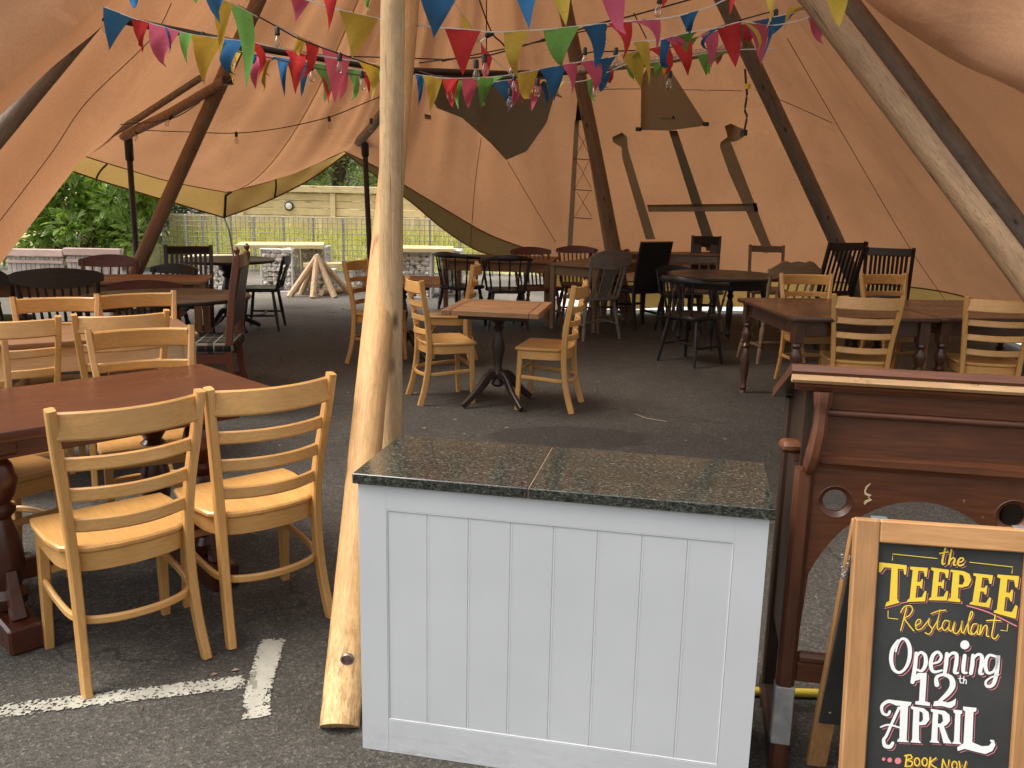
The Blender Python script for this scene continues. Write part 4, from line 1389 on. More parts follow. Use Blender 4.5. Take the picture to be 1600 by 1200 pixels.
# gabion bar tables: wire cages filled with stones under timber counters
def stone_mesh(seed):
    r = random.Random(seed)
    m = MB()
    n, k = 7, 4
    ph = [r.uniform(0, 6.28) for _ in range(6)]
    for i in range(k + 1):
        la = -pi / 2 + pi * i / k
        for j in range(n):
            lo = 2 * pi * j / n
            q = 1 + 0.16 * sin(lo * 2 + ph[0]) + 0.12 * sin(lo * 3 + la * 2 + ph[1]) + r.uniform(-0.07, 0.07)
            m.v.append((q * cos(la) * cos(lo), q * cos(la) * sin(lo) * 0.8, q * sin(la) * 0.72))
    for i in range(k):
        for j in range(n):
            a, b = i * n + j, i * n + (j + 1) % n
            m.f.append((a, b, b + n, a + n))
    return m.mesh('stone', M_STONE, True, 50)
STONES = [stone_mesh(i) for i in range(6)]
rs = random.Random(5)
def gabion(parent, cx, cy, sx, sy, h, deg):
    """a stone-filled wire cage: part 'cage' with the stones as its sub-parts"""
    R_ = Matrix.Rotation(radians(deg), 3, 'Z')
    m = MB()
    c = Vector((cx, cy, 0))
    def P(x, y, z):
        return c + R_ @ Vector((x, y, z))
    for x in (-sx / 2, sx / 2):
        for y in (-sy / 2, sy / 2):
            m.tube([P(x, y, 0), P(x, y, h)], 0.015, 5)
    nz = max(3, int(h / 0.075)); nx = max(3, int(sx / 0.075)); ny = max(3, int(sy / 0.075))
    for i in range(nz + 1):
        z = h * i / nz
        rr = 0.012 if i in (0, nz) else 0.0028
        for a, b in ((P(-sx / 2, -sy / 2, z), P(sx / 2, -sy / 2, z)), (P(sx / 2, -sy / 2, z), P(sx / 2, sy / 2, z)), (P(sx / 2, sy / 2, z), P(-sx / 2, sy / 2, z)), (P(-sx / 2, sy / 2, z), P(-sx / 2, -sy / 2, z))):
            m.tube([a, b], rr, 4)
    for i in range(1, nx):
        x = -sx / 2 + sx * i / nx
        for y in (-sy / 2, sy / 2):
            m.tube([P(x, y, 0), P(x, y, h)], 0.0028, 4)
    for i in range(1, ny):
        y = -sy / 2 + sy * i / ny
        for x in (-sx / 2, sx / 2):
            m.tube([P(x, y, 0), P(x, y, h)], 0.0028, 4)
    cage = m.build('cage', M_STAKE, parent)
    core = MB().box(P(0, 0, h * 0.48), (sx * 0.62, sy * 0.62, h * 0.93), 0.02, R_).build('infill', M_STONE, cage)
    step = 0.082
    for face in range(4):
        wdt = sx if face % 2 == 0 else sy
        for i in range(int(wdt / step) + 1):
            for k in range(int(h / (step * 0.84)) + 1):
                u = -wdt / 2 + 0.03 + (wdt - 0.06) * i / max(1, int(wdt / step)) + rs.uniform(-0.02, 0.02)
                z = 0.035 + (h - 0.06) * k / max(1, int(h / (step * 0.84))) + rs.uniform(-0.015, 0.015)
                d_ = 0.045
                q = [(u, -sy / 2 + d_), (sx / 2 - d_, u), (u, sy / 2 - d_), (-sx / 2 + d_, u)][face]
                if face == 2:
                    continue                      # the far side is never seen
                o = link('stone', STONES[rs.randrange(6)], cage)
                o.location = P(q[0], q[1], z)
                s_ = rs.uniform(0.038, 0.056)
                o.scale = (s_, s_, s_)
                o.rotation_euler = (rs.uniform(-0.5, 0.5), rs.uniform(-0.5, 0.5), rs.uniform(0, 6.28))
def counter(parent, pts, z, th, n, name='counter_board'):
    """pts: corner, along, across; n boards laid side by side"""
    o, a, b = [Vector(p) for p in pts]
    for i in range(n):
        f0, f1 = i / n + 0.006, (i + 1) / n - 0.006
        q = [o + (b - o) * f0, a + (b - o) * f0, a + (b - o) * f1, o + (b - o) * f1]
        MB().prism([(p.x, p.y) for p in q], z - th, z).build(name, M_FENC['x'], parent)
g1 = thing('gabion_bar', 'stone filled gabion bar table under a pale timber counter, beside the log tripod', 'bar table', (0, 0, 0), 0, 'gabion bar tables and benches')
gabion(g1, -3.40, 12.95, 0.44, 0.46, 0.60, 0)
gabion(g1, -3.0, 13.50, 0.34, 0.40, 0.60, 0)
counter(g1, [(-3.95, 12.62, 0), (-2.78, 12.98, 0), (-4.1, 13.4, 0)], 0.655, 0.05, 4)
g2 = thing('gabion_bench', 'low gabion bench with timber plank behind the log tripod', 'bench', (0, 0, 0), 0, 'gabion bar tables and benches')
gabion(g2, -2.74, 12.62, 0.36, 0.34, 0.33, 0)
gabion(g2, -2.15, 13.15, 0.36, 0.34, 0.33, 0)
gabion(g2, -1.78, 13.0, 0.32, 0.32, 0.33, 0)
counter(g2, [(-3.02, 12.75, 0), (-1.5, 13.10, 0), (-3.1, 13.05, 0)], 0.405, 0.06, 2)
g3 = thing('gabion_bar', 'stone filled gabion bar table with overhanging top, just past the upright pole', 'bar table', (0, 0, 0), 0, 'gabion bar tables and benches')
gabion(g3, -1.38, 12.55, 0.44, 0.44, 0.62, 0)
gabion(g3, -0.92, 13.0, 0.30, 0.40, 0.62, 0)
counter(g3, [(-1.85, 12.22, 0), (-0.84, 12.30, 0), (-1.9, 12.9, 0)], 0.68, 0.05, 4)
g4 = thing('gabion_bar', 'gabion bar table half hidden behind the black round table', 'bar table', (0, 0, 0), 0, 'gabion bar tables and benches')
gabion(g4, -4.35, 13.0, 0.42, 0.42, 0.42, 0)
counter(g4, [(-4.75, 12.75, 0), (-4.0, 12.75, 0), (-4.75, 13.3, 0)], 0.47, 0.05, 3)

# log tripod and a loose log
lt = thing('log_tripod', 'tripod of peeled logs leaning together on the ground by the gabions', 'log stack', (0, 0, 0))
tp_ = Y(495, 401, 12.3)
for (px, py) in ((452, 463), (489, 465), (470, 459), (523, 464), (549, 459), (512, 455)):
    f = G(px, py + 1)
    MB().tube([f, f.lerp(tp_, 0.5), tp_ + (tp_ - f) * 0.02], [0.046, 0.043, 0.040], 9).build('log', M_POLE['new'], lt)
ll = thing('loose_log', 'peeled log lying on the ground beside the log tripod', 'log', (0, 0, 0))
MB().tube([G(502, 462) + Vector((0, 0, 0.045)), G(575, 452) + Vector((0, 0, 0.045))], [0.045, 0.04], 9).build('log', M_POLE['new'], ll)

# weathered low timber screens in front of the laurel
for k, (pa, pb, lab) in enumerate((((8, 388), (92, 385), 'weathered timber screen with pinkish top, end one beside the canvas edge'), ((102, 387), (183, 384), 'weathered timber screen with pinkish top, beside the thin eave post'))):
    D_ = 14.6
    a, b = Y(pa[0], pa[1], D_), Y(pb[0], pb[1], D_ - 0.1)
    t = thing('timber_screen', lab, 'fence', (0, D_, 0), 0, 'weathered timber screens under the laurel')
    wd = b.x - a.x; cx = (a.x + b.x) / 2; zt = 0.5
    zt = a.z
    MB().box((cx, 0, zt - 0.06), (wd + 0.04, 0.10, 0.12), 0.01).build('top_rail', M_PINK, t)
    n = 12
    for i in range(n):
        MB().box((a.x + wd * (i + 0.5) / n, 0.02, (zt - 0.13) / 2), (wd / n - 0.006, 0.025, zt - 0.13), 0.004).build('board', M_SCRN, t)
    MB().box((cx, -0.012, zt - 0.21), (wd, 0.03, 0.05), 0.006).build('batten', M_PINK, t)
# white post among the shrubs
wp = thing('white_post', 'thin white painted post in front of the dark hedge', 'post', (Y(233, 330, 16.6).x, 16.6, 0))
MB().tube([(0, 0, 0), (0, 0, 1.2)], 0.03, 8).build('shaft', M_STAKE, wp)
MB().lathe([(0.036, 1.2), (0.036, 1.215), (0.02, 1.23)], 8).build('cap', M_STAKE, wp)

# leaves
def leaf_mesh(name, mat, L_=1.0, W_=0.36, fold=0.12, uvx=0.0):
    m = MB(); m.uv = []
    prof = [(0, 0.02), (0.2, 0.7), (0.45, 1.0), (0.72, 0.75), (1.0, 0.03)]
    for t, k in prof:
        for s_ in (-1, 0, 1):
            m.v.append((s_ * W_ / 2 * k, t * L_, -0.18 * t * t * L_ + (fold * abs(s_) * k * W_)))
            m.uv.append((uvx, 0))
    for i in range(4):
        for j in range(2):
            a = i * 3 + j
            m.f.append((a, a + 1, a + 4, a + 3))
    return m
def add_leaf(m, p, d, nrm, s_, c, W_=0.36):
    d = d.normalized()
    sd_ = d.cross(nrm)
    if sd_.length < 1e-4:
        sd_ = d.cross(Vector((1, 0, 0)))
    sd_.normalize()
    nn = sd_.cross(d)
    k = s_ * W_ * 0.5
    m.add([p, p + d * s_ * 0.45 + sd_ * k + nn * k * 0.25, p + d * s_ - nn * s_ * 0.12, p + d * s_ * 0.45 - sd_ * k + nn * k * 0.25], [(0, 1, 2), (0, 2, 3)])
    m.uv += [(c, 0)] * 4
def rv():
    while True:
        v = Vector((random.uniform(-1, 1), random.uniform(-1, 1), random.uniform(-1, 1)))
        if 0.01 < v.length < 1:
            return v
# laurel: stems, 300 separate leaves on its near face, the rest one mass
random.seed(21)
lau = thing('laurel_bush', 'broad leaved laurel bush spilling over the weathered screens', 'bush', (Y(140, 330, 15.9).x, 16.1, 0))
lx0, lx1 = Y(-10, 330, 15.9).x, Y(262, 330, 15.9).x
clumps = []
for i in range(70):
    x = random.uniform(lx0 + 0.15, lx1 - 0.1); z = random.uniform(0.25, 2.35)
    if x > lx1 - 0.7 and z > 1.6:
        z -= 0.7
    clumps.append((Vector((x, 16.1 + random.uniform(-0.75, 0.7), z)), random.uniform(0.20, 0.36)))
stm = MB()
base = Vector(lau.location)
for c, r in clumps[:46]:
    b0 = Vector((base.x + random.uniform(-0.8, 0.6), 16.2, 0))
    mid = b0.lerp(c, 0.55) + Vector((random.uniform(-0.2, 0.2), 0.1, -0.12))
    stm.tube([b0 - base, mid - base, c - base], [0.022, 0.013, 0.006], 5)
stm.build('stem', M_TWIG, lau)
mass = MB(); mass.uv = []
singles = []
for c, r in clumps:
    for k in range(95):
        v = rv()
        p = c + v * r
        d = (v.normalized() + Vector((0, -0.35, 0.25)) + rv() * 0.7)
        up_ = (Vector((0, -0.5, 0.8)) + rv() * 0.5).normalized()
        s_ = random.uniform(0.13, 0.215)
        if v.length > 0.62 and v.y < -0.2 and p.y < 16.2:
            singles.append((p, d, up_, s_))
        add_leaf(mass, p - base, d, up_, s_, random.random() * 0.9, 0.46)
random.shuffle(singles)
singles.sort(key=lambda q: q[0].y)
LM = [leaf_mesh('leaf', M_LAUR, 1, 0.46, 0.12, 0.13 * i).mesh('leaf', M_LAUR, True, 60) for i in range(4)]
pick = singles[:300]
for i, (p, d, up_, s_) in enumerate(pick):
    o = link('leaf', LM[i % 4], lau)
    d = d.normalized(); sd_ = d.cross(up_).normalized(); nn = sd_.cross(d)
    o.matrix_local = Matrix.Translation(p - base) @ Matrix(((sd_.x, d.x, nn.x), (sd_.y, d.y, nn.y), (sd_.z, d.z, nn.z))).to_4x4() @ Matrix.Diagonal((s_ * 1.15,) * 3).to_4x4()
mass.build('foliage', M_LAUR, lau, kind='stuff', smooth=False)

def leafy(name, label, cat, c, size, n, ls, mat, dark=None, trunk=None, seed=1, group=None, lumps=26, W_=0.4):
    random.seed(seed)
    t = thing(name, label, cat, (c[0], c[1], 0), 0, group)
    m = MB(); m.uv = []
    L_ = []
    for i in range(lumps):
        v = rv()
        L_.append((Vector((v.x * size[0], v.y * size[1], c[2] + v.z * size[2])), random.uniform(0.16, 0.34) * (size[0] + size[2]) * 0.5))
    for i in range(n):
        q, r = random.choice(L_)
        v = rv()
        add_leaf(m, q + v * r, v + Vector((0, -0.3, 0.1)) + rv() * 0.8, rv() + Vector((0, -0.3, 0.7)), random.uniform(0.6, 1.3) * ls, random.random() * 0.95, W_)
    if trunk:
        tr = MB().tube([(0, 0, 0), (0.03, 0.02, trunk[1] * 0.5), (0, 0, trunk[1])], [trunk[0] * 1.15, trunk[0], trunk[0] * 0.85], 14)
        tr.build('trunk', M_BARK, t)
        br = MB()
        for q, r in L_[:12]:
            z = min(trunk[1] * random.uniform(0.4, 0.95), max(0.5, q.z))
            br.tube([(0, 0, z), (q.x * 0.5, q.y * 0.5, (z + q.z) / 2 + 0.1), tuple(q)], [trunk[0] * 0.28, trunk[0] * 0.18, 0.015], 6)
        br.build('limb', M_BARK, t)
    m.build('crown', mat, t, kind='stuff', smooth=False)
    return t
leafy('tree', 'tall tree with thick brown trunk beyond the timber wall', 'tree', (Y(526, 270, 21).x, 21.0, 5.2), (2.6, 2.0, 2.2), 9000, 0.16, M_CONF, trunk=(0.40, 5.0), seed=3)
leafy('shrub', 'pale green shrub behind the timber wall, near the lifted canvas corner', 'shrub', (Y(455, 280, 20).x, 20.2, 1.75), (1.0, 0.7, 0.9), 7000, 0.09, M_CONF, trunk=(0.05, 1.4), seed=4, group='shrubs behind the timber wall')
leafy('shrub', 'green shrub behind the timber wall, right of the thick trunk', 'shrub', (Y(585, 280, 20).x, 20.4, 1.9), (0.9, 0.7, 1.1), 7000, 0.09, M_CONF, trunk=(0.05, 1.5), seed=5, group='shrubs behind the timber wall')
leafy('shrub', 'mid green shrub close against the thick trunk behind the timber wall', 'shrub', (Y(520, 270, 22.5).x, 23.0, 1.9), (1.6, 0.8, 1.3), 8000, 0.11, M_CONF, trunk=(0.06, 1.6), seed=6, group='shrubs behind the timber wall')
leafy('hedge_bush', 'dark evergreen bush behind the fence under the canvas corner', 'bush', (Y(310, 330, 18).x, 18.6, 0.75), (1.3, 0.7, 0.75), 9000, 0.07, M_HEDG, trunk=(0.05, 0.8), seed=7)
leafy('hedge_bush', 'dark evergreen bush behind the laurel', 'bush', (Y(90, 330, 18).x, 18.2, 1.2), (2.4, 0.8, 1.4), 12000, 0.09, M_HEDG, trunk=(0.06, 1.2), seed=8)
for k, (px, yy_, zz) in enumerate(((-60, 24, 3.2), (200, 26, 3.4), (420, 27, 3.6), (650, 26, 3.4), (860, 27, 3.0))):
    leafy('garden_tree', ['bushy garden tree beyond the laurel, outermost of the row', 'bushy garden tree between laurel and hedge, far behind', 'bushy garden tree above the timber wall corner, far behind', 'bushy garden tree behind the upright pole, far off', 'bushy garden tree hidden behind the back canvas'][k], 'tree',
          (Y(px, 300, yy_).x, yy_, zz), (2.4, 1.5, 2.6), 6000, 0.22, M_CONF if k else M_HEDG, trunk=(0.14, 3.0), seed=30 + k, group='garden trees beyond the fence')
# bright slit under the canvas: daylight painted by the pale ground sheet
# (no separate slab is built)

# ------------------------------------------------------------------ furniture in the tent
# ladder-back chairs: rear middle on the ground, heading of the sitter (0 = away from the camera), label
ladder(-1.095, 2.464, 40.9, 'ladder back chair at the red table, one rear leg on the white line')
ladder(-0.761, 2.759, 39.3, 'ladder back chair at the red table, next to the golden tent pole')
ladder(-1.61, 3.79, 207, 'ladder back chair tucked under the far side of the red table')
ladder(-2.10, 3.22, 236, 'ladder back chair at the outer end of the red table, back out of sight')
ladder(-2.29, 3.97, 24, 'ladder back chair between red table and pine table, cut by the picture edge')
ladder(-1.88, 4.22, 32, 'ladder back chair between red table and pine table, overlapping the one tucked behind')
ladder(-2.49, 4.80, 202, 'ladder back chair beyond the pine table, under the dark wide spindle chair')
ladder(-2.16, 5.05, 214, 'ladder back chair beyond the pine table, beside the tartan seated chair')
ladder(-1.37, 7.66, -107, 'ladder back chair standing alone by the log tripod, half behind the golden pole')
ladder(-0.70, 6.18, -70, 'ladder back chair on the pole side of the square pedestal table')
ladder(0.457, 6.047, 75, 'ladder back chair seen side-on at the square pedestal table, above the grey cabinet')
ladder(-0.33, 7.58, 88, 'ladder back chair behind the square pedestal table, seen nearly edge-on')
ladder(2.36, 7.20, 183, 'ladder back chair on the far side of the long dark table, nearer the round table')
ladder(3.05, 7.36, 193, 'ladder back chair on the far side of the long dark table, before the slanting pole')
ladder(2.25, 5.62, -12, 'ladder back chair on the near side of the long dark table, above the desk')
ladder(3.10, 5.62, -14, 'ladder back chair on the near side of the dark tables, crossed by the stout pole')

# red trestle table
RT_DEG = math.degrees(atan2(0.69, 0.68))
rt = thing('trestle_table', 'glossy red mahogany table on turned trestle legs with block feet', 'table', (-0.887, 3.311, 0), radians(RT_DEG - 0.5))
RW = 0.66
MB().prism([(-1.55, 0.0), (0, 0.0), (0, RW), (-1.55, RW)], 0.688, 0.72, ch=0.006).build('tabletop', M_MAHOG['x'], rt)
m = MB()
m.box((-0.775, 0.05, 0.655), (1.25, 0.022, 0.062), 0.003); m.box((-0.775, RW - 0.05, 0.655), (1.25, 0.022, 0.062), 0.003)
m.build('apron', M_MAHOG['x'], rt)
TCOL = [(0.042, 0.10), (0.058, 0.12), (0.062, 0.145), (0.042, 0.17), (0.050, 0.19), (0.060, 0.25), (0.056, 0.32), (0.040, 0.38), (0.032, 0.41), (0.048, 0.43), (0.050, 0.445), (0.034, 0.46), (0.052, 0.49), (0.064, 0.54), (0.050, 0.59), (0.038, 0.605), (0.056, 0.62), (0.058, 0.635)]
for x in (-0.28, -0.965):
    MB().box((x, RW / 2, 0.045), (0.105, RW + 0.10, 0.09), 0.008).build('foot', M_MAHOG['y'], rt)
    MB().box((x, RW / 2, 0.661), (0.10, RW - 0.06, 0.050), 0.006).build('bearer', M_MAHOG['y'], rt)
    for y in (0.12, RW - 0.12):
        MB().lathe(TCOL, 20, (x, y, 0)).build('leg', M_MAHOG['z'], rt)
    for sy, y in ((1, 0.02), (-1, RW - 0.02)):
        MB().bar([(x, y + sy * 0.01, 0.09), (x, y + sy * 0.05, 0.24)], 0.045, 0.05, (0, 1, 0), 0.004, [1, 0.7]).build('bracket', M_MAHOG['z'], rt)
MB().box((-0.67, RW / 2, 0.13), (0.70, 0.03, 0.075), 0.006).build('stretcher', M_MAHOG['x'], rt)

# pine table behind it: front edge from two sighted corners
pf, pg = G(312, 521, .71), G(0, 540, .71)
pd = (pf - pg).normalized()
pt = rect_table('pine_table', 'plain pale pine table with brown top and pale apron behind the red table', M_PINE, 1.9, 0.62, 0.71, 'square',
                (pf.x - pd.x * 0.95 - pd.y * 0.31, pf.y - pd.y * 0.95 + pd.x * 0.31, 0), math.degrees(atan2(pd.y, pd.x)), apron=0.13, inset=0.05, Wt=M_OAKB)
# square pedestal tables
def square_table(label, loc, deg, sz=0.66, h=0.70):
    t = thing('pedestal_table', label, 'table', loc, radians(deg), 'square pedestal tables with plank tops')
    for i in range(5):
        w_ = sz / 5
        MB().box((0, -sz / 2 + w_ * (i + 0.5), h - 0.019), (sz - 0.14, w_ - 0.003, 0.036), 0.003).build('plank', M_OAKB['x'], t)
    for sx in (-1, 1):
        MB().box((sx * (sz / 2 - 0.0345), 0, h - 0.0185), (0.067, sz, 0.037), 0.004).build('breadboard_end', M_OAKB['y'], t)
    MB().box((0, 0, h - 0.055), (sz * 0.72, sz * 0.72, 0.034), 0.006).build('bearer', M_DARK['x'], t)
    pedestal_parts(t, M_DARK, h, 0.29)
    return t
square_table('square plank topped pedestal table standing free in front of the damp patch', (-0.10, 6.12, 0), -10)
square_table('square plank topped pedestal table mostly hidden behind the golden pole', (-0.98, 7.82, 0), 5)

# long dark tables with turned legs
rect_table('dining_table', 'long dark dining table with turned legs behind the desk, its end towards the round table', M_WALN, 1.00, 1.08, 0.72, 'turned', (2.24, 6.23, 0), 5, group='dark dining tables pushed together', inset=0.075)
rect_table('dining_table', 'second dark dining table pushed against the first, under the stout pole', M_WALN, 1.15, 1.02, 0.718, 'turned', (3.33, 6.34, 0), 5, group='dark dining tables pushed together', inset=0.075)

# far middle: plain tables and assorted chairs
rect_table('farm_table', 'brown farmhouse table by the canvas opening, with two dark hoop chairs before it', M_OAKB, 1.25, 0.85, 0.72, 'square', (-0.15, 10.35, 0), -8, inset=0.05)
rect_table('kitchen_table', 'plain tan kitchen table with square tapered legs beside the grey spindle chair', M_TAN, 0.62, 1.35, 0.72, 'square', (0.98, 10.12, 0), -32, inset=0.05)
rect_table('side_table', 'tan table standing against the back canvas behind the tall leather chair', M_TAN, 1.3, 0.6, 0.80, 'square', (1.75, 10.75, 0), 4, inset=0.05)

def place(t, x, y, deg):
    t.location = (x, y, 0); t.rotation_euler = (0, 0, radians(deg))
    return t
cap = place(spindle_chair('hoop_chair', 'dark hoop backed armchair at the farmhouse table, its back to the pedestal tables', 'chair', M_BLAK, 0.80, 0.42, arms=True, n=5, group='dark hoop backed armchairs'), -0.05, 9.42, 8)
dup(cap, 'dark hoop backed armchair at the farmhouse table, nearer the gabion tables', (-0.72, 9.72, 0), radians(-35))
c3 = place(spindle_chair('hoop_chair', 'black hoop backed armchair with grey worn seat beside the round table', 'chair', M_BLAK, 0.77, 0.42, arms=True, n=4, turned=False, group='dark hoop backed armchairs'), 1.42, 7.72, -52)
pl = place(spindle_chair('captain_chair', 'reddish captain chair beside the kitchen table, first in the row by the back canvas', 'chair', M_RED, 0.86, 0.44, 'arch', 7, deep=0.08, group='reddish spindle chairs by the back canvas'), 0.20, 10.15, 200)
dup(pl, 'reddish captain chair behind the kitchen table, in front of the brown pole', (0.74, 10.55, 0), radians(185))
dup(pl, 'reddish captain chair half hidden by the grey spindle chair', (1.12, 10.62, 0), radians(178))
place(spindle_chair('spindle_chair', 'large weathered grey spindle chair with broad crest at the kitchen table', 'chair', M_GREY, 0.93, 0.46, 'shell', 5, deep=0.17, splat=True), 0.93, 8.95, 32)
place(slat_chair('leather_chair', 'tall black leather dining chair with solid curved back', M_BLAK, 0.97, 0.42, 'panel', back=M_LEATH, seatm=M_LEATH), 1.50, 9.75, 24)
place(slat_chair('window_chair', 'brown chair with a square window in its back against the canvas', M_DARK, 1.0, 0.34, 'window'), 2.25, 10.55, 168)
place(spindle_chair('crest_chair', 'pale crested chair with finials beyond the round table', 'chair', M_GREY, 0.80, 0.52, 'flat', 4, deep=0.08, finial=True), 2.06, 10.15, 178)
place(slat_chair('plain_chair', 'thin brown chair with one broad top rail beside the dark pole', M_TAN, 0.92, 0.40, 'slats', n=0), 2.92, 10.35, 172)
place(spindle_chair('scroll_chair', 'tan scroll crested kitchen chair on turned legs between round table and long table', 'chair', M_TAN, 0.93, 0.46, 'scroll', 4, deep=0.13), 2.44, 7.85, 14)
place(slat_chair('slat_chair', 'tall dark slatted chair at the foot of the dark pole, broader one', M_BLAK, 1.06, 0.46, 'slats', n=7, group='tall dark slatted chairs'), 3.18, 8.75, 22)
place(slat_chair('slat_chair', 'tall dark slatted chair turned sideways behind the long dark table', M_DARK, 1.02, 0.44, 'slats', n=9, group='tall dark slatted chairs'), 3.62, 8.65, -22)
round_table('round_table', 'dark round table on four turned legs near the back canvas', M_BLAK, 0.56, 0.71, (2.08, 8.85, 0), 20, ped=False)
place(spindle_chair('stick_chair', 'dark low stick chair between the round table and the back canvas', 'chair', M_BLAK, 0.72, 0.40, 'arch', 4), 1.75, 9.75, 190)

# far side by the opening: dark chairs round the oval and long tables
round_table('oval_table', 'dark oval topped table behind the pine table, its top catching green light', M_DARK, 0.46, 0.71, (-2.46, 6.25, 0), 15, ped=True, rx=0.58)
rect_table('long_table', 'long brown table running behind the dark spindle chairs to the opening', M_OAKB, 2.1, 0.62, 0.71, 'square', (-3.62, 7.30, 0), 12)
place(spindle_chair('wide_chair', 'broad dark spindle backed chair behind the pine table', 'chair', M_DARK, 0.89, 0.54, 'shell', 8, deep=0.12, group='dark chairs round the oval table'), -3.25, 6.32, 20)
place(spindle_chair('scroll_chair', 'dark scroll crested chair cut by the picture edge', 'chair', M_DARK, 0.85, 0.46, 'scroll', 3, splat=True, deep=0.14, group='dark chairs round the oval table'), -3.98, 6.60, 12)
place(spindle_chair('crest_chair', 'reddish brown crested chair beside the thin eave post', 'chair', M_RED, 0.86, 0.46, 'arch', 5, deep=0.10, group='dark chairs round the oval table'), -3.58, 7.85, 190)
place(spindle_chair('bow_chair', 'dark bow topped spindle chair behind the oval table', 'chair', M_RED, 0.74, 0.50, 'arch', 8, deep=0.08, group='dark chairs round the oval table'), -2.92, 7.02, 15)
place(slat_chair('slat_chair', 'dark slat backed garden chair beside the leaning brown pole', M_DARK, 0.93, 0.42, 'slats', n=8), -3.0, 8.2, 195)
place(spindle_chair('bow_chair', 'black bow topped spindle chair in front of the slat backed garden chair', 'chair', M_BLAK, 0.80, 0.40, 'arch', 6, deep=0.08), -2.98, 7.75, 170)
round_table('round_table', 'black round pedestal table by the opening under the guy rope', M_BLAK, 0.48, 0.74, (-2.95, 9.15, 0), 0, ped=True)
place(spindle_chair('fiddle_chair', 'black fiddle backed chair turned to the black round table', 'chair', M_BLAK, 0.80, 0.40, 'flat', 2, splat=True, deep=0.11, turned=False), -2.42, 9.35, 95)

# tall upholstered chair seen edge-on, tartan seat
ec = thing('tartan_chair', 'tall brown chair with black padded back, finials and dark tartan seat', 'chair', (-1.84, 5.86, 0), radians(98))
for sx in (-1, 1):
    x = sx * 0.205
    MB().bar([(x, -0.05, 0), (x, 0.02, 0.25), (x, 0.03, 0.45), (x, -0.01, 0.80), (x, -0.05, 1.04)], 0.034, 0.045, (0, 1, 0), 0.004).build('back_post', M_RED['z'], ec)
    MB().lathe([(0.016, 0), (0.010, 0.012), (0.020, 0.030), (0.020, 0.040), (0.004, 0.058)], 10, (x, -0.05, 1.04)).build('finial', M_RED['z'], ec)
    MB().bar([(x, 0.42, 0), (x, 0.42, 0.41)], 0.042, 0.042, (0, 1, 0), 0.004, [0.75, 1]).build('leg', M_RED['z'], ec)
    MB().bar([(x, 0.02, 0.2), (x, 0.42, 0.2)], 0.02, 0.03).build('stretcher', M_RED['x'], ec)
MB().bar([(-0.19, -0.045, 1.0), (0, -0.06, 1.0), (0.19, -0.045, 1.0)], 0.028, 0.085, (0, 0.1, 1), 0.006).build('top_rail', M_RED['x'], ec)
MB().bar([(-0.19, 0.02, 0.56), (0.19, 0.02, 0.56)], 0.028, 0.06, (0, 0, 1), 0.006).build('lower_rail', M_RED['x'], ec)
MB().bar([(0, 0.022, 0.59), (0, 0.0, 0.75), (0, -0.04, 0.96)], 0.37, 0.050, (0, 1, 0), 0.016).build('back_pad', M_LEATH, ec)
MB().prism([(x, y + 0.22) for x, y in rounded(0.45, 0.46, 0.03, 3)], 0.41, 0.485, ch=0.022).build('seat_pad', M_TART, ec)
m = MB()
m.box((0, 0.42, 0.375), (0.38, 0.022, 0.066)); m.box((0.205, 0.22, 0.375), (0.022, 0.36, 0.066)); m.box((-0.205, 0.22, 0.375), (0.022, 0.36, 0.066))
m.build('apron', M_RED['x'], ec)

# ------------------------------------------------------------------ grey cabinet with granite top
CX, CY, CYAW = -0.384, 2.131, -0.199
cb = thing('cabinet', 'pale grey panelled bar cabinet with dark granite top', 'cabinet', (CX, CY, 0), CYAW)
W_, D_, H_ = 1.004, 0.335, 0.752
x0, x1, z0, z1 = 0.074, 0.930, 0.097, 0.688
for xc, ww in ((x0 / 2, x0), ((x1 + W_) / 2, W_ - x1)):
    MB().box((xc, 0.011, H_ / 2), (ww, 0.022, H_), 0.0004).build('stile', M_CAB, cb)
for zc, hh in ((z0 / 2, z0), ((z1 + H_) / 2, H_ - z1)):
    MB().box(((x0 + x1) / 2, 0.0111, zc), (x1 - x0 - 0.0002, 0.0220, hh), 0.0004).build('rail', M_CAB, cb)
for (a, b) in (((x0 + 0.002, 0.0022, z0), (x0 + 0.002, 0.0022, z1)), ((x1 - 0.002, 0.0022, z0), (x1 - 0.002, 0.0022, z1)), ((x0, 0.0022, z0 + 0.002), (x1, 0.0022, z0 + 0.002)), ((x0, 0.0022, z1 - 0.002), (x1, 0.0022, z1 - 0.002))):
    MB().tube([a, b], 0.0020, 8).build('bead', M_CAB, cb)
npl = 8
pw = (x1 - x0) / npl
for i in range(npl):
    MB().box((x0 + pw * (i + 0.5), 0.0097, (z0 + z1) / 2), (pw - 0.0003, 0.015, z1 - z0), 0.0012).build('plank', M_CAB, cb)
    if i:
        MB().tube([(x0 + pw * i + 0.0040, 0.0024, z0), (x0 + pw * i + 0.0040, 0.0024, z1)], 0.0008, 6).build('bead', M_CAB, cb)
for xc in (0.009, W_ - 0.009):
    MB().box((xc, 0.022 + (D_ - 0.022) / 2, H_ / 2), (0.018, D_ - 0.024, H_), 0.0015).build('side_panel', M_CAB, cb)
MB().box((W_ / 2, D_ - 0.01, H_ / 2), (W_ - 0.04, 0.016, H_ - 0.002), 0.0015).build('back_panel', M_CAB, cb)
MB().box((0.213, 0.175, 0.7665), (0.448, 0.372, 0.027), 0.002).build('granite_slab', M_GRAN, cb)
MB().box((0.7275, 0.175, 0.7665), (0.575, 0.372, 0.027), 0.002).build('granite_slab', M_GRAN, cb)
MB().box((0.4385, 0.175, 0.765), (0.003, 0.368, 0.026), 0.0005).build('joint', M_TAN['y'], cb)

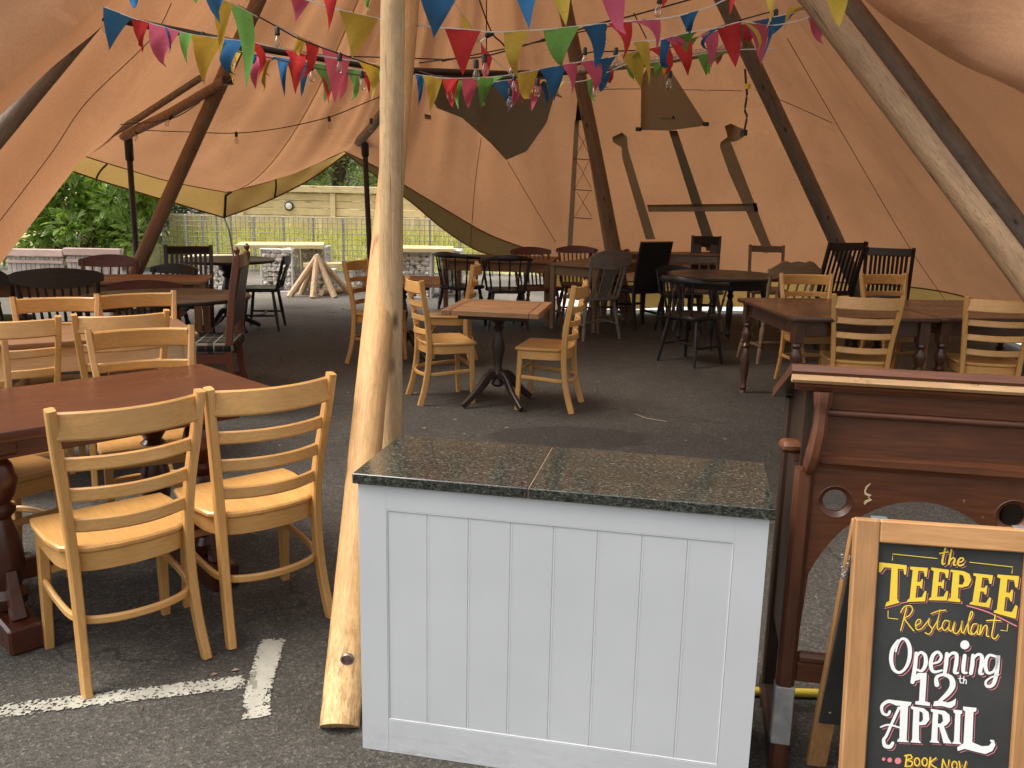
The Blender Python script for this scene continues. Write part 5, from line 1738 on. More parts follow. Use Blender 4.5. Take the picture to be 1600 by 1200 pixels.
# ------------------------------------------------------------------ mahogany desk front (church reading desk) seen from its pierced front
DX, DY, DYAW = 0.707, 2.072, -0.20
dk = thing('reading_desk', 'old red brown church reading desk with pierced arch front and sloping worn top', 'desk', (DX, DY, 0), DYAW)
DW = 0.580       # its far stile lies outside the picture
# sloping book board with worn moulded front edge: profile in (y, z), swept along x
def extr(prof, xa, xb, name, mat, parent=dk, ch=False):
    m = MB()
    n = len(prof)
    for x in (xa, xb):
        m.v += [(x, y, z) for y, z in prof]
    for i in range(n):
        a, b = i, (i + 1) % n
        m.f.append((a, b, b + n, a + n))
    m.f.append(tuple(range(n))[::-1]); m.f.append(tuple(range(n, 2 * n)))
    return m.build(name, mat, parent, ang=30)
sl_ = lambda y, z: (y, z - (y + 0.03) * 0.36)
extr([(-0.030, 1.078), (-0.020, 1.090), (0.0, 1.090 - 0.0), sl_(0.40, 1.098), sl_(0.40, 1.074), (-0.018, 1.070), (-0.026, 1.071)], -0.042, DW + 0.04, 'book_board', M_DESK['x'])
extr([(-0.030, 1.0695), (-0.024, 1.0705), (-0.006, 1.0705), (-0.006, 1.050), (-0.026, 1.050), (-0.033, 1.058)], -0.040, DW + 0.04, 'worn_moulding', wood('bare worn moulding', (0.42, 0.24, 0.11), (0.62, 0.40, 0.20), 'x', 1.0, 0.5, wear=(0.07, 0.022, 0.012), wear_at=0.62), dk)
extr([(-0.016, 1.049), (-0.005, 1.049), (-0.005, 1.030), (-0.014, 1.030), (-0.022, 1.042)], -0.030, DW + 0.03, 'moulding', M_DESK['x'])
extr([(-0.006, 1.029), (0.02, 1.029), (0.02, 0.985), (-0.002, 0.985)], 0.03, DW - 0.03, 'frieze', M_DESK['x'])
for zt in (0.983,):
    m = MB().tube([(0.046, 0.004, zt - 0.008), (DW - 0.046, 0.004, zt - 0.008)], 0.009, 10)
    m.build('moulding', M_DESK['x'], dk)
extr([(0.012, 0.972), (0.026, 0.972), (0.026, 0.872), (0.012, 0.872)], 0.045, DW - 0.045, 'panel', M_DESK['x'])
extr([(-0.010, 0.868), (0.012, 0.876), (0.022, 0.876), (0.022, 0.852), (-0.010, 0.852)], 0.045, DW - 0.045, 'ledge', M_DESK['x'])
extr([(-0.004, 0.8515), (0.02, 0.8515), (0.02, 0.838), (0.002, 0.838)], 0.045, DW - 0.045, 'moulding', M_DESK['x'])
# pierced panel: round holes beside pointed-round arches; built as a plate with holes
def plate(outline, holes, y0, y1, name, mat, parent):
    import bmesh
    bm = bmesh.new()
    loops = []
    es = []
    for pts in [outline] + holes:
        vs = [bm.verts.new((x, 0, z)) for x, z in pts]
        for i in range(len(vs)):
            es.append(bm.edges.new((vs[i], vs[(i + 1) % len(vs)])))
    bmesh.ops.triangle_fill(bm, use_beauty=True, use_dissolve=False, edges=es)
    bm.verts.index_update()
    V_ = [v.co.copy() for v in bm.verts]
    n = len(V_)
    m = MB()
    m.v = [(v.x, y0, v.z) for v in V_] + [(v.x, y1, v.z) for v in V_]
    for f in bm.faces:
        ii = [v.index for v in f.verts]
        if f.normal.y > 0:
            ii = ii[::-1]
        m.f.append(tuple(ii)); m.f.append(tuple(n + i for i in ii[::-1]))
    for e in bm.edges:
        if len(e.link_faces) == 1:
            a, b = e.verts[0].index, e.verts[1].index
            m.f.append((a, b, n + b, n + a))
    bm.free()
    import bmesh as _b
    me = m.mesh(name, mat, True, 30)
    b2 = _b.new(); b2.from_mesh(me); _b.ops.recalc_face_normals(b2, faces=b2.faces[:]); b2.to_mesh(me); b2.free()
    return link(name, me, parent)
holes = []
def circ(cx, cz, r, n=28):
    return [(cx + r * cos(2 * pi * i / n), cz + r * sin(2 * pi * i / n)) for i in range(n)]
HC = (0.090, 0.490)
holes += [circ(c, 0.752, 0.0402) for c in HC]
out = [(0.036, 0.838), (0.036, 0.405)]
ac, aa, ab, az = 0.289, 0.2525, 0.425, 0.345
for i in range(33):
    a = pi - pi * i / 32
    x, z = ac + 0.278 * cos(a), az + ab * sin(a) ** 0.92
    if 0.0365 < x < DW - 0.0365:
        out.append((x, z))
out += [(DW - 0.036, 0.405), (DW - 0.036, 0.838)]
out = [out[0], out[1]] + sorted(out[2:-2], key=lambda q: q[0]) + out[-2:]
plate(out, holes, 0.006, 0.030, 'pierced_panel', M_DESK['x'], dk)
for cx in HC:
    mm_ = MB()
    nn_ = 32
    for r, y in ((0.0280, 0.0220), (0.0285, 0.0150), (0.0400, 0.0045), (0.0415, 0.0056)):
        mm_.v += [(cx + r * cos(2 * pi * i / nn_), y, 0.752 + r * sin(2 * pi * i / nn_)) for i in range(nn_)]
    for k in range(3):
        for i in range(nn_):
            a, b = k * nn_ + i, k * nn_ + (i + 1) % nn_
            mm_.f.append((a, b, b + nn_, a + nn_))
    mm_.build('hole_rim', M_DESK['x'], dk)
# bottom rails
MB().box((DW / 2, 0.018, 0.325), (DW - 0.07, 0.030, 0.026), 0.008).build('rail', M_DESK['x'], dk)
MB().box((DW / 2, 0.020, 0.285), (DW - 0.07, 0.022, 0.055), 0.004).build('rail', M_DESK['x'], dk)
# front stiles with chamfers, scrolled brackets, grey painted foot band
for k, xx in enumerate((0.012, DW - 0.012)):
    st = MB().bar([(xx, 0.012, 0.0), (xx, 0.012, 0.83)], 0.046, 0.040, (0, 1, 0), 0.010)
    st.build('stile', M_DESK['z'], dk)
    if k == 0:
        MB().box((xx, 0.0115, 0.165), (0.049, 0.044, 0.165), 0.003).build('grey_band', plain('worn grey paint', (0.34, 0.33, 0.32), 0.6, 0, 0.25, 30), dk, 'worn grey painted band round the front leg')
    br = MB()
    sg = 1 if k == 0 else -1
    pr_ = [(xx + sg * 0.022, -0.012, 1.028), (xx + sg * 0.022, -0.018, 0.985), (xx + sg * 0.020, -0.022, 0.93), (xx + sg * 0.014, -0.020, 0.88), (xx + sg * 0.010, -0.008, 0.845), (xx + sg * 0.008, 0.004, 0.83)]
    br.bar(spline(pr_, 4), 0.034, 0.040, (0, 1, 0), 0.009, [1.25, 1.25, 1.2, 1.1, 0.85, 0.85, 0.9, 0.95, 1, 1, 1, 1, 1.05, 1.05, 1, 1, 1, 0.95, 0.9, 0.8, 0.7][:len(spline(pr_, 4))] + [0.7] * max(0, len(spline(pr_, 4)) - 21))
    br.build('bracket', M_DESK['z'], dk)
    # side frame: panel, rear post, knob
    sp = MB()
    vs = [(xx - 0.010, 0.03, 0.30), (xx - 0.010, 0.30, 0.30), (xx - 0.010, 0.30, 0.955), (xx - 0.010, 0.03, 1.045)]
    sp.add([(x + dx, y, z) for dx in (0, 0.02) for x, y, z in vs], [(0, 1, 2, 3), (7, 6, 5, 4), (0, 4, 5, 1), (1, 5, 6, 2), (2, 6, 7, 3), (3, 7, 4, 0)])
    sp.build('side_panel', M_DARK['z'], dk)
    MB().bar([(xx, 0.315, 0), (xx, 0.315, 0.94)], 0.05, 0.045, (0, 1, 0), 0.006).build('stile', M_DARK['z'], dk)
    MB().box((xx, 0.18, 0.055), (0.055, 0.36, 0.05), 0.008).build('foot', M_DARK['y'], dk)
    MB().bar([(xx - sg * 0.010, 0.075, 0.868), (xx - sg * 0.026, 0.072, 0.868), (xx - sg * 0.040, 0.070, 0.868), (xx - sg * 0.052, 0.068, 0.868), (xx - sg * 0.058, 0.067, 0.868)], 0.055, 0.030, (0, 0, 1), 0.010, [0.8, 0.95, 1.0, 0.85, 0.45]).build('scroll_end', M_DESK['x'], dk)
    MB().box((xx - sg * 0.016, 0.072, 0.842), (0.018, 0.030, 0.022), 0.003).build('peg', M_DESK['z'], dk)
# bare chip on the pierced panel
ch_ = MB()
cpts = [(0.166, 0.806), (0.158, 0.797), (0.155, 0.786), (0.157, 0.779), (0.168, 0.775), (0.164, 0.770), (0.171, 0.766), (0.160, 0.759), (0.157, 0.752)]
ch_.bar([(x, 0.0052, z) for x, z in cpts], 0.0045, 0.0012, (0, 1, 0), 0.0002, [0.4, 1.0, 0.8, 1.3, 1.5, 0.7, 1.2, 1.6, 0.9])
ch_.build('bare_chip', M_PINE['z'], dk, 'pale zigzag chip in the varnish', smooth=False)
yt = thing('yellow_tube', 'yellow plastic tube lying on the ground behind the reading desk', 'tube', (0, 0, 0))
MB().tube([G(1150, 1086) + Vector((0, 0, 0.015)), G(1300, 1091) + Vector((0, 0, 0.015)), G(1420, 1096) + Vector((0, 0, 0.015))], 0.013, 10).build('tube', M_HOSE, yt)

# ------------------------------------------------------------------ A-board sign
SYAW, SLEAN = -0.14, 0.17
SO = Vector((0.88, 1.72, 0))
su = Vector((cos(SYAW), sin(SYAW), 0)); sn0 = Vector((-sin(SYAW), cos(SYAW), 0))
sv = Vector((0, 0, 1)) * cos(SLEAN) + sn0 * sin(SLEAN)
sn = su.cross(sv)                                   # points towards the viewer's side
sn = sn if sn.y < 0 else -sn
sg_ = thing('a_board', 'wooden A-board chalk sign for the Teepee Restaurant opening on 12th April', 'sign', SO, 0)
SM = Matrix(((su.x, -sn.x, sv.x), (su.y, -sn.y, sv.y), (su.z, -sn.z, sv.z)))    # local x along, y into the board, z up the board
def sbuild(m, name, mat, label=None):
    o = m.build(name, mat, sg_, label)
    o.matrix_local = SM.to_4x4()
    return o
U0, U1, V1 = -0.127, 0.282, 0.792
FWd = 0.052
sbuild(MB().box((U0 + FWd / 2, 0.010, V1 / 2), (FWd, 0.030, V1), 0.003), 'frame_stile', M_SIGNW['z'])
sbuild(MB().box((U1 - FWd / 2, 0.010, V1 / 2), (FWd, 0.030, V1), 0.003), 'frame_stile', M_SIGNW['z'])
sbuild(MB().box(((U0 + U1) / 2, 0.010, V1 - 0.025), (U1 - U0 - 2 * FWd - 0.001, 0.029, 0.050), 0.003), 'frame_rail', M_SIGNW['x'])
sbuild(MB().box(((U0 + U1) / 2, 0.010, 0.115), (U1 - U0 - 2 * FWd - 0.001, 0.029, 0.050), 0.003), 'frame_rail', M_SIGNW['x'])
sbuild(MB().box(((U0 + U1) / 2, 0.012, (0.14 + V1 - 0.05) / 2), (U1 - U0 - 2 * FWd, 0.008, V1 - 0.05 - 0.14), 0.0005), 'board', M_CHALK)
# rear leaf of the A
topc = sv * (V1 - 0.012) + (-sn) * 0.036
botc = Vector((0, 0, 0)) + sn0 * 0.372
d2 = (botc - topc); LL = d2.length; d2.normalize()
nl = su.cross(d2); nl = nl if nl.y < 0 else -nl              # faces the front leaf
def rbar(u, w_, name, mat, l0, l1, th, off=0.0):
    a = topc + su * u + d2 * l0 + nl * off; b = topc + su * u + d2 * l1 + nl * off
    return MB().bar([a, b], w_, th, nl, 0.002).build(name, mat, sg_)
rbar(U0 + 0.026, 0.05, 'rear_stile', M_SIGNW['z'], 0.0, LL, 0.022)
rbar(U1 - 0.026, 0.05, 'rear_stile', M_SIGNW['z'], 0.0, LL, 0.022)
rbar((U0 + U1) / 2, U1 - U0 - 0.016, 'rear_board', M_CHALK, 0.01, LL - 0.17, 0.008, 0.0153)
for l_ in (0.28, 0.58):
    p_ = topc + su * (U0 + 0.03) + d2 * l_ + nl * 0.0195
    MB().lathe([(0.0035, 0), (0.003, 0.0015)], 10, p_, nl.to_track_quat('Z', 'Y').to_matrix()).build('screw', M_STEEL, sg_)
for u in (U0 + 0.055, U1 - 0.055):
    c = su * u + sv * (V1 + 0.001) - sn * 0.02
    MB().box(c, (0.034, 0.020, 0.003), 0.0008, Matrix.Rotation(SYAW, 3, 'Z')).build('hinge', M_STEEL, sg_)
# chain between the leaves
cm = MB()
c0 = su * (U0 - 0.004) + sv * 0.70 - sn * 0.012
c1 = topc + su * (U0 - 0.004) + d2 * 0.10
for i in range(12):
    p = c0.lerp(c1, i / 11) + Vector((-0.003, 0, -0.05 * 4 * (i / 11) * (1 - i / 11)))
    n_ = 8
    ax1, ax2 = (Vector((0, 0.5, -1)).normalized(), Vector((1, 0, 0))) if i % 2 else (Vector((0, 0.5, -1)).normalized(), Vector((0, 1, 0.5)).normalized())
    cm.tube([p + ax1 * 0.006 * cos(2 * pi * k / n_) + ax2 * 0.0035 * sin(2 * pi * k / n_) for k in range(n_ + 1)], 0.0011, 5, (0.3, 0.2, 0.9))
cm.build('chain', M_STEEL, sg_)

# hand lettering: strokes laid out on the board in its own plane (u along, v up), via the survey of the sign
def sp(px, py):
    """a point of the lettering survey (zoomed crop units) -> (u, v) on the board"""
    x, y = 1300 + px / 2.927, 790 + py / 2.927
    d = ray(x, y)
    n = su.cross(sv)
    t = (SO - CAM).dot(n) / d.dot(n)
    X = CAM + d * t - SO
    return (X.dot(su), X.dot(sv))
LW = 1 / 2.927 / F_PX * 1.80          # crop unit -> metres on the board
class Letters:
    def __init__(s):
        s.items = []
    def stroke(s, pts, w_, smooth=True):
        """pts in crop units; w_ width(s) in crop units"""
        P = [sp(*p) for p in pts]
        if smooth and len(P) > 2:
            P2 = spline([(a, b, 0) for a, b in P], 7)
            n = len(P2)
            if isinstance(w_, (list, tuple)):
                ws = []
                for i in range(n):
                    q = i / (n - 1) * (len(w_) - 1); k = min(int(q), len(w_) - 2)
                    ws.append(w_[k] + (w_[k + 1] - w_[k]) * (q - k))
            else:
                ws = [w_] * n
            P = [(p.x, p.y) for p in P2]
        else:
            ws = list(w_) if isinstance(w_, (list, tuple)) else [w_] * len(P)
        s.items.append(('s', P, [q * LW for q in ws]))
    def poly(s, pts):
        s.items.append(('p', [sp(*p) for p in pts], None))
    def dot(s, x, y, r):
        s.poly([(x + r * cos(2 * pi * i / 16), y + r * sin(2 * pi * i / 16)) for i in range(16)])
    def emit(s, mat, depth, grow=0.0, off=(0, 0)):
        import bmesh
        m = MB()
        k = 0
        for kind, P, ws in s.items:
            y = -0.0005 - depth - 0.00003 * (k % 8)
            k += 1
            if kind == 's':
                n = len(P)
                b = len(m.v)
                for i, (u, v) in enumerate(P):
                    a, c = P[max(i - 1, 0)], P[min(i + 1, n - 1)]
                    t = Vector((c[0] - a[0], c[1] - a[1]))
                    t = t.normalized() if t.length > 1e-9 else Vector((1, 0))
                    r = ws[i] / 2 + grow
                    for sgn in (-1, 1):
                        m.v.append((u - t.y * r * sgn + off[0], y, v + t.x * r * sgn + off[1]))
                m.f += [(b + 2 * i, b + 2 * i + 1, b + 2 * i + 3, b + 2 * i + 2) for i in range(n - 1)]
                for e in (0, n - 1):
                    u, v = P[e]; r = (ws[e] / 2 + grow) * 0.98
                    b = len(m.v)
                    m.v += [(u + off[0] + r * cos(2 * pi * i / 12), y - 0.00001, v + off[1] + r * sin(2 * pi * i / 12)) for i in range(12)]
                    m.f.append(tuple(range(b, b + 12)))
            else:
                bm = bmesh.new()
                cx = sum(p[0] for p in P) / len(P); cy = sum(p[1] for p in P) / len(P)
                n = len(P)
                Q = []
                ar = sum(P[i][0] * P[(i + 1) % n][1] - P[(i + 1) % n][0] * P[i][1] for i in range(n))
                sgn = 1 if ar > 0 else -1
                for i in range(n):
                    a, c = Vector(P[i - 1]), Vector(P[(i + 1) % n])
                    t = (c - a)
                    t = t.normalized() if t.length > 1e-9 else Vector((1, 0))
                    Q.append((P[i][0] + t.y * grow * sgn, P[i][1] - t.x * grow * sgn))
                vs = [bm.verts.new((u + off[0], v + off[1], 0)) for u, v in Q]
                f = bm.faces.new(vs)
                bmesh.ops.triangulate(bm, faces=[f])
                bm.verts.index_update()
                b = len(m.v)
                m.v += [(q.co.x, y, q.co.y) for q in bm.verts]
                m.f += [tuple(b + q.index for q in ff.verts) for ff in bm.faces]
                bm.free()
        return m
YFACE = 0.0078
def letters(L_, mat, name, label, shadow=True, off=(10, 9), gap=2.4):
    o_ = (off[0] * LW, -off[1] * LW)
    if shadow:
        sbuild(shift(L_.emit(None, 0.0000, 0, o_)), 'lettering_shadow', M_PINKP)
        sbuild(shift(L_.emit(None, 0.0005, gap * LW, (o_[0] * 0.45, o_[1] * 0.45))), 'lettering_gap', M_CHALK)
    sbuild(shift(L_.emit(None, 0.0010)), name, mat, label)
def shift(m):
    m.v = [(x, y + YFACE, z) for x, y, z in m.v]
    return m

# "the"
A = Letters()
A.stroke([(523, 197), (516, 225), (509, 258), (512, 272), (522, 268)], [9, 9, 10, 8, 5])
A.stroke([(497, 222), (515, 218), (536, 216)], 7)
A.stroke([(551, 205), (545, 235), (538, 272)], 9)
A.stroke([(538, 268), (549, 248), (562, 243), (566, 252), (561, 272), (570, 276)], [6, 8, 8, 9, 9, 5])
A.stroke([(580, 264), (600, 258), (606, 247), (596, 242), (584, 252), (580, 268), (590, 278), (608, 272)], [6, 7, 7, 7, 9, 9, 8, 5])
letters(A, M_YELL, 'lettering', 'yellow script word the')
# brackets
A = Letters()
for q in ([(280, 252), (282, 224), (485, 245)], [(635, 262), (832, 284), (828, 312)], [(260, 485), (260, 518), (304, 523)], [(810, 545), (806, 578), (778, 574)]):
    A = Letters()
    A.stroke(q, 4, False)
    letters(A, M_YELL, 'ornament', None, False)
# TEEPEE: serifed capitals growing taller towards both ends, foot line bowed
A = Letters()
A.poly([(219, 262), (346, 276), (343, 320), (334, 318), (331, 294), (305, 292), (302, 430), (312, 448), (246, 466), (252, 446), (266, 440), (276, 288), (244, 285), (226, 309), (217, 307)])
def cap_e(x0, y0, x1, y1, xb, yb, w_, s_=1.0):
    """E: top-left, top-right, bottom-left given; arms with serifs"""
    def q(u, v):
        tx = x0 + (x1 - x0) * u; ty = y0 + (y1 - y0) * u
        bx = xb + (x1 - x0) * u * 1.02; by = yb + (y1 - y0) * u * w_
        return (tx + (bx - tx) * v, ty + (by - ty) * v)
    A.poly([q(0, 0), q(1.0, 0), q(0.97, 0.27), q(0.86, 0.27), q(0.78, 0.11), q(0.48, 0.10), q(0.47, 0.43), q(0.64, 0.42), q(0.70, 0.34), q(0.78, 0.34), q(0.77, 0.62), q(0.70, 0.62), q(0.63, 0.54), q(0.46, 0.54),
            q(0.45, 0.89), q(0.80, 0.87), q(0.94, 0.68), q(1.04, 0.70), q(1.0, 1.0), q(0.0, 1.0), q(0.02, 0.94), q(0.13, 0.90), q(0.16, 0.10), q(0.0, 0.07)])
cap_e(362, 282, 443, 288, 347, 444, -0.4)
cap_e(458, 286, 540, 297, 446, 436, 0.2)
A.poly([(546, 296), (607, 303), (634, 316), (642, 345), (628, 371), (597, 379), (583, 377), (581, 427), (592, 434), (591, 446), (533, 440), (536, 429), (547, 426), (558, 308), (546, 305)])
cap_e(652, 312, 742, 322, 633, 455, 1.6)
cap_e(762, 318, 862, 326, 744, 493, 3.6)
letters(A, M_YELL, 'lettering', 'bold yellow serifed word TEEPEE')
A = Letters()      # counter of the P, painted back in board black
A.poly([(587, 318), (604, 322), (611, 345), (601, 364), (585, 364)])
sbuild(shift(A.emit(None, 0.0014)), 'lettering_gap', M_CHALK)
A = Letters()
A.stroke([(246, 474), (330, 448), (440, 442)], 5); A.stroke([(450, 440), (520, 441), (600, 450)], 5); A.stroke([(622, 462), (720, 492), (850, 556)], 6)
sbuild(shift(A.emit(None, 0.0004)), 'lettering_shadow', M_PINKP)
# Restaurant script
A = Letters()
A.stroke([(345, 470), (332, 520), (318, 575)], 6)
A.stroke([(318, 492), (335, 466), (362, 462), (372, 480), (358, 506), (336, 520), (352, 545), (378, 577)], 6)
A.stroke([(386, 555), (408, 540), (408, 526), (394, 528), (386, 550), (394, 572), (416, 565)], 6)
A.stroke([(416, 565), (440, 535), (450, 520), (446, 545), (462, 570), (448, 592), (430, 585)], 6)
A.stroke([(462, 570), (486, 530), (500, 478), (486, 545), (490, 572), (505, 560)], 6); A.stroke([(458, 498), (490, 486), (524, 482)], 6)
A.stroke([(538, 532), (520, 530), (508, 555), (518, 575), (536, 560), (544, 530), (538, 570), (552, 578)], 6)
A.stroke([(552, 578), (566, 535), (560, 580), (575, 588), (592, 565), (600, 530), (596, 575), (606, 588)], 6)
A.stroke([(606, 588), (625, 545), (648, 500), (640, 490), (628, 540), (630, 585), (645, 592)], 6)
A.stroke([(668, 545), (650, 548), (640, 578), (652, 592), (668, 575), (676, 548), (670, 588), (682, 594)], 6)
A.stroke([(686, 550), (682, 594), (700, 558), (714, 556), (712, 598), (724, 602)], 6)
A.stroke([(752, 505), (742, 560), (736, 600), (750, 614), (765, 595)], 6); A.stroke([(712, 530), (740, 528), (776, 530)], 6)
letters(A, M_YELL, 'lettering', 'thin yellow script word Restaurant', True, (7, 7), 1.2)
# Opening
A = Letters()
A.stroke([(306, 622), (282, 660), (274, 705), (284, 750), (310, 768), (338, 750), (356, 710), (360, 660), (346, 622), (322, 614), (304, 640), (296, 672)], [14, 20, 20, 18, 14, 14, 18, 20, 18, 12, 10, 8])
A.stroke([(390, 680), (384, 740), (372, 812)], [18, 20, 20])
A.stroke([(388, 700), (408, 676), (430, 690), (432, 730), (414, 760), (386, 752)], [10, 14, 18, 20, 14, 10])
A.stroke([(462, 728), (492, 718), (504, 694), (488, 674), (466, 690), (456, 730), (468, 764), (508, 758)], [9, 12, 14, 14, 18, 20, 16, 9])
A.stroke([(530, 682), (526, 730), (520, 768)], [18, 20, 18])
A.stroke([(528, 705), (552, 680), (574, 686), (572, 730), (566, 766), (582, 770)], [10, 14, 18, 20, 18, 9])
A.stroke([(612, 690), (606, 735), (606, 765), (622, 770)], [18, 20, 18, 9]); A.dot(612, 641, 21)
A.stroke([(650, 690), (646, 735), (640, 772)], [18, 20, 18])
A.stroke([(648, 710), (670, 686), (690, 694), (688, 735), (682, 770), (696, 774)], [10, 14, 18, 20, 18, 9])
A.stroke([(752, 694), (722, 690), (706, 728), (716, 768), (742, 764), (760, 730), (765, 690), (758, 770), (742, 822), (716, 832), (708, 812), (730, 792), (768, 778)], [12, 14, 20, 16, 12, 14, 20, 20, 18, 14, 12, 9, 7])
letters(A, M_WHITE, 'lettering', 'white script word Opening', True, (11, 11), 2.6)
# 12th
A = Letters()
A.poly([(374, 790), (398, 770), (438, 770), (430, 900), (452, 906), (452, 922), (384, 914), (386, 900), (402, 898), (408, 800), (378, 808)])
A.stroke([(484, 824), (482, 792), (512, 778), (548, 792), (556, 828), (536, 862), (500, 896), (484, 912)], [24, 16, 14, 24, 28, 24, 16, 10])
A.poly([(466, 922), (472, 900), (500, 896), (534, 906), (556, 898), (572, 886), (568, 918), (546, 932), (510, 922)])
letters(A, M_WHITE, 'lettering', 'white numerals 12', True, (11, 10), 2.6)
A = Letters()
A.stroke([(592, 785), (590, 805), (594, 816), (602, 815)], 5); A.stroke([(582, 796), (602, 795)], 4, False)
A.stroke([(608, 786), (606, 818)], 5, False); A.stroke([(606, 808), (614, 800), (619, 806), (618, 820)], 5)
letters(A, M_WHITE, 'lettering', 'small white letters th', False)
# APRIL
A = Letters()
A.poly([(282, 894), (368, 904), (362, 920), (352, 922), (345, 1078), (356, 1088), (302, 1086), (304, 1074), (312, 1070), (316, 920), (300, 920)])
A.stroke([(310, 930), (278, 1000), (252, 1058), (240, 1076), (246, 1104), (270, 1108), (282, 1090)], [14, 14, 14, 16, 20, 20, 14])
A.stroke([(300, 910), (262, 900), (232, 922), (236, 954), (258, 962), (268, 946)], [22, 18, 16, 14, 14, 12])
A.stroke([(226, 1018), (262, 1008), (312, 1020)], [8, 10, 9])
A.poly([(366, 922), (424, 932), (446, 950), (450, 984), (432, 1008), (402, 1010), (402, 1078), (412, 1092), (362, 1088), (370, 1076), (376, 938), (366, 934)])
A.poly([(456, 934), (520, 944), (542, 962), (544, 990), (530, 1008), (516, 1014), (536, 1068), (552, 1094), (514, 1092), (496, 1020), (488, 1018), (486, 1078), (496, 1092), (450, 1088), (458, 1076), (466, 950), (456, 946)])
A.poly([(560, 938), (600, 942), (600, 956), (592, 960), (588, 1084), (598, 1098), (552, 1094), (562, 1082), (568, 956), (560, 950)])
A.poly([(604, 924), (666, 930), (664, 946), (652, 950), (646, 1088), (690, 1106), (722, 1104), (736, 1088), (728, 1084), (728, 1076), (746, 1078), (752, 1102), (738, 1128), (706, 1142), (664, 1132), (612, 1118), (580, 1128), (576, 1112), (606, 1092), (614, 946), (604, 940)])
letters(A, M_WHITE, 'lettering', 'white ornamental word APRIL', True, (11, 10), 2.6)
A = Letters()
for q in ([(404, 944), (418, 952), (420, 982), (412, 994), (402, 994)], [(490, 956), (508, 962), (512, 990), (500, 1002), (488, 1002)]):
    A = Letters()
    A.poly(q)
    sbuild(shift(A.emit(None, 0.0014)), 'lettering_gap', M_CHALK)
# dots and BOOK NOW
for q in ((240, 1166, 8), (268, 1170, 11), (306, 1174, 15)):
    A = Letters()
    A.dot(*q)
    sbuild(shift(A.emit(None, 0.0004)), 'ornament', M_PINKP)
A = Letters()
A.stroke([(346, 1148), (340, 1196)], 8); A.stroke([(336, 1150), (362, 1146), (368, 1160), (348, 1170), (370, 1178), (366, 1196), (338, 1198)], 7)
for cx in (393, 428):
    A.stroke([(cx + 12 * cos(a * pi / 5), 1178 + 18 * sin(a * pi / 5)) for a in range(11)], 7)
A.stroke([(454, 1158), (448, 1204)], 8); A.stroke([(480, 1160), (454, 1184), (482, 1206)], 7)
A.stroke([(512, 1166), (506, 1214)], 7); A.stroke([(512, 1168), (532, 1212), (540, 1170)], 7, False)
A.stroke([(565 + 12 * cos(a * pi / 5), 1194 + 18 * sin(a * pi / 5)) for a in range(11)], 7)
A.stroke([(586, 1176), (592, 1214), (602, 1190), (608, 1214), (618, 1176)], 7, False)
letters(A, M_YELL, 'lettering', 'yellow words BOOK NOW', True, (6, 6), 1.0)

# ------------------------------------------------------------------ bunting
RB = random.Random(11)
def bunting(label, pts, dist, flags, group='strings of bunting under the canvas'):
    """pts: sighted points of the tape (x, y); dist: distance of its two ends; flags: (colour, x1, x2, tipx, tipy)"""
    t = thing('bunting', label, 'bunting', (0, 0, 0), 0, group)
    d0, d1 = dist
    xa, xb = pts[0][0], pts[-1][0]
    def dd(x):
        k = (x - xa) / (xb - xa)
        return d0 + (d1 - d0) * k
    P = spline([(x, y, 0) for x, y in pts], 6)
    W3 = [Y(p.x, p.y, dd(p.x)) for p in P]
    MB().bar(W3, 0.002, 0.0065, (0, 0, 1), 0.0005).build('tape', M_STRING, t)
    def ty(x):
        for a, b in zip(P, P[1:]):
            lo, hi = min(a.x, b.x), max(a.x, b.x)
            if lo <= x <= hi and b.x != a.x:
                return a.y + (b.y - a.y) * (x - a.x) / (b.x - a.x)
        return P[0].y if abs(x - P[0].x) < abs(x - P[-1].x) else P[-1].y
    for (c, x1, x2, tx, tyy) in flags:
        xm = (x1 + x2) / 2
        x1, x2 = xm + (x1 - xm) * 1.14, xm + (x2 - xm) * 1.14
        ds = dd((x1 + x2) / 2) - 0.006
        turn = RB.uniform(-0.05, 0.05)
        A_, B_ = Y(x1, ty(x1), ds + turn), Y(x2, ty(x2), ds - turn)
        T_ = Y(tx, tyy, ds + RB.uniform(-0.12, 0.12))
        m = MB()
        n = 6
        cu = RB.choice((-1, 1)) * RB.uniform(0.01, 0.10); cv_ = RB.uniform(0.014, 0.036); ph = RB.uniform(0, 6)
        nrm = (B_ - A_).cross(T_ - A_).normalized()
        front = []
        idx = {}
        for k in range(n + 1):
            for j in range(n + 1 - k):
                v = k / n
                u = (j / (n - k)) if n > k else 0.5
                p = (A_.lerp(B_, u)).lerp(T_, v)
                w_ = cu * sin(v * pi * 0.9) + cv_ * sin(u * 5 + v * 3 + ph) * v ** 0.6 * (1 - v * 0.5)
                idx[k, j] = len(m.v)
                m.v.append(tuple(p + nrm * w_))
        for k in range(n):
            for j in range(n - k):
                m.f.append((idx[k, j], idx[k, j + 1], idx[k + 1, j]))
                if j < n - k - 1:
                    m.f.append((idx[k, j + 1], idx[k + 1, j + 1], idx[k + 1, j]))
        m.build('pennant', M_FLAG[c], t, ang=80)
    return t
bunting('string of big pennants hanging lowest across the middle, in front of the upright pole',
        [(425, -18), (483, 1), (533, 16), (587, 28), (658, 40), (730, 46), (774, 50), (852, 46), (903, 41), (972, 34), (1042, 28), (1110, 10), (1160, -16)], (4.4, 4.6),
        [('yellow', 533, 587, 549, 91), ('red', 698, 748, 724, 118), ('green', 852, 902, 880, 105), ('yellow', 790, 826, 812, 122), ('blue', 912, 944, 928, 108), ('red', 952, 984, 970, 98), ('pink', 620, 652, 636, 100), ('pink', 990, 1029, 1026, 79), ('blue', 1064, 1090, 1080, 50), ('pink', 455, 483, 462, 34)])
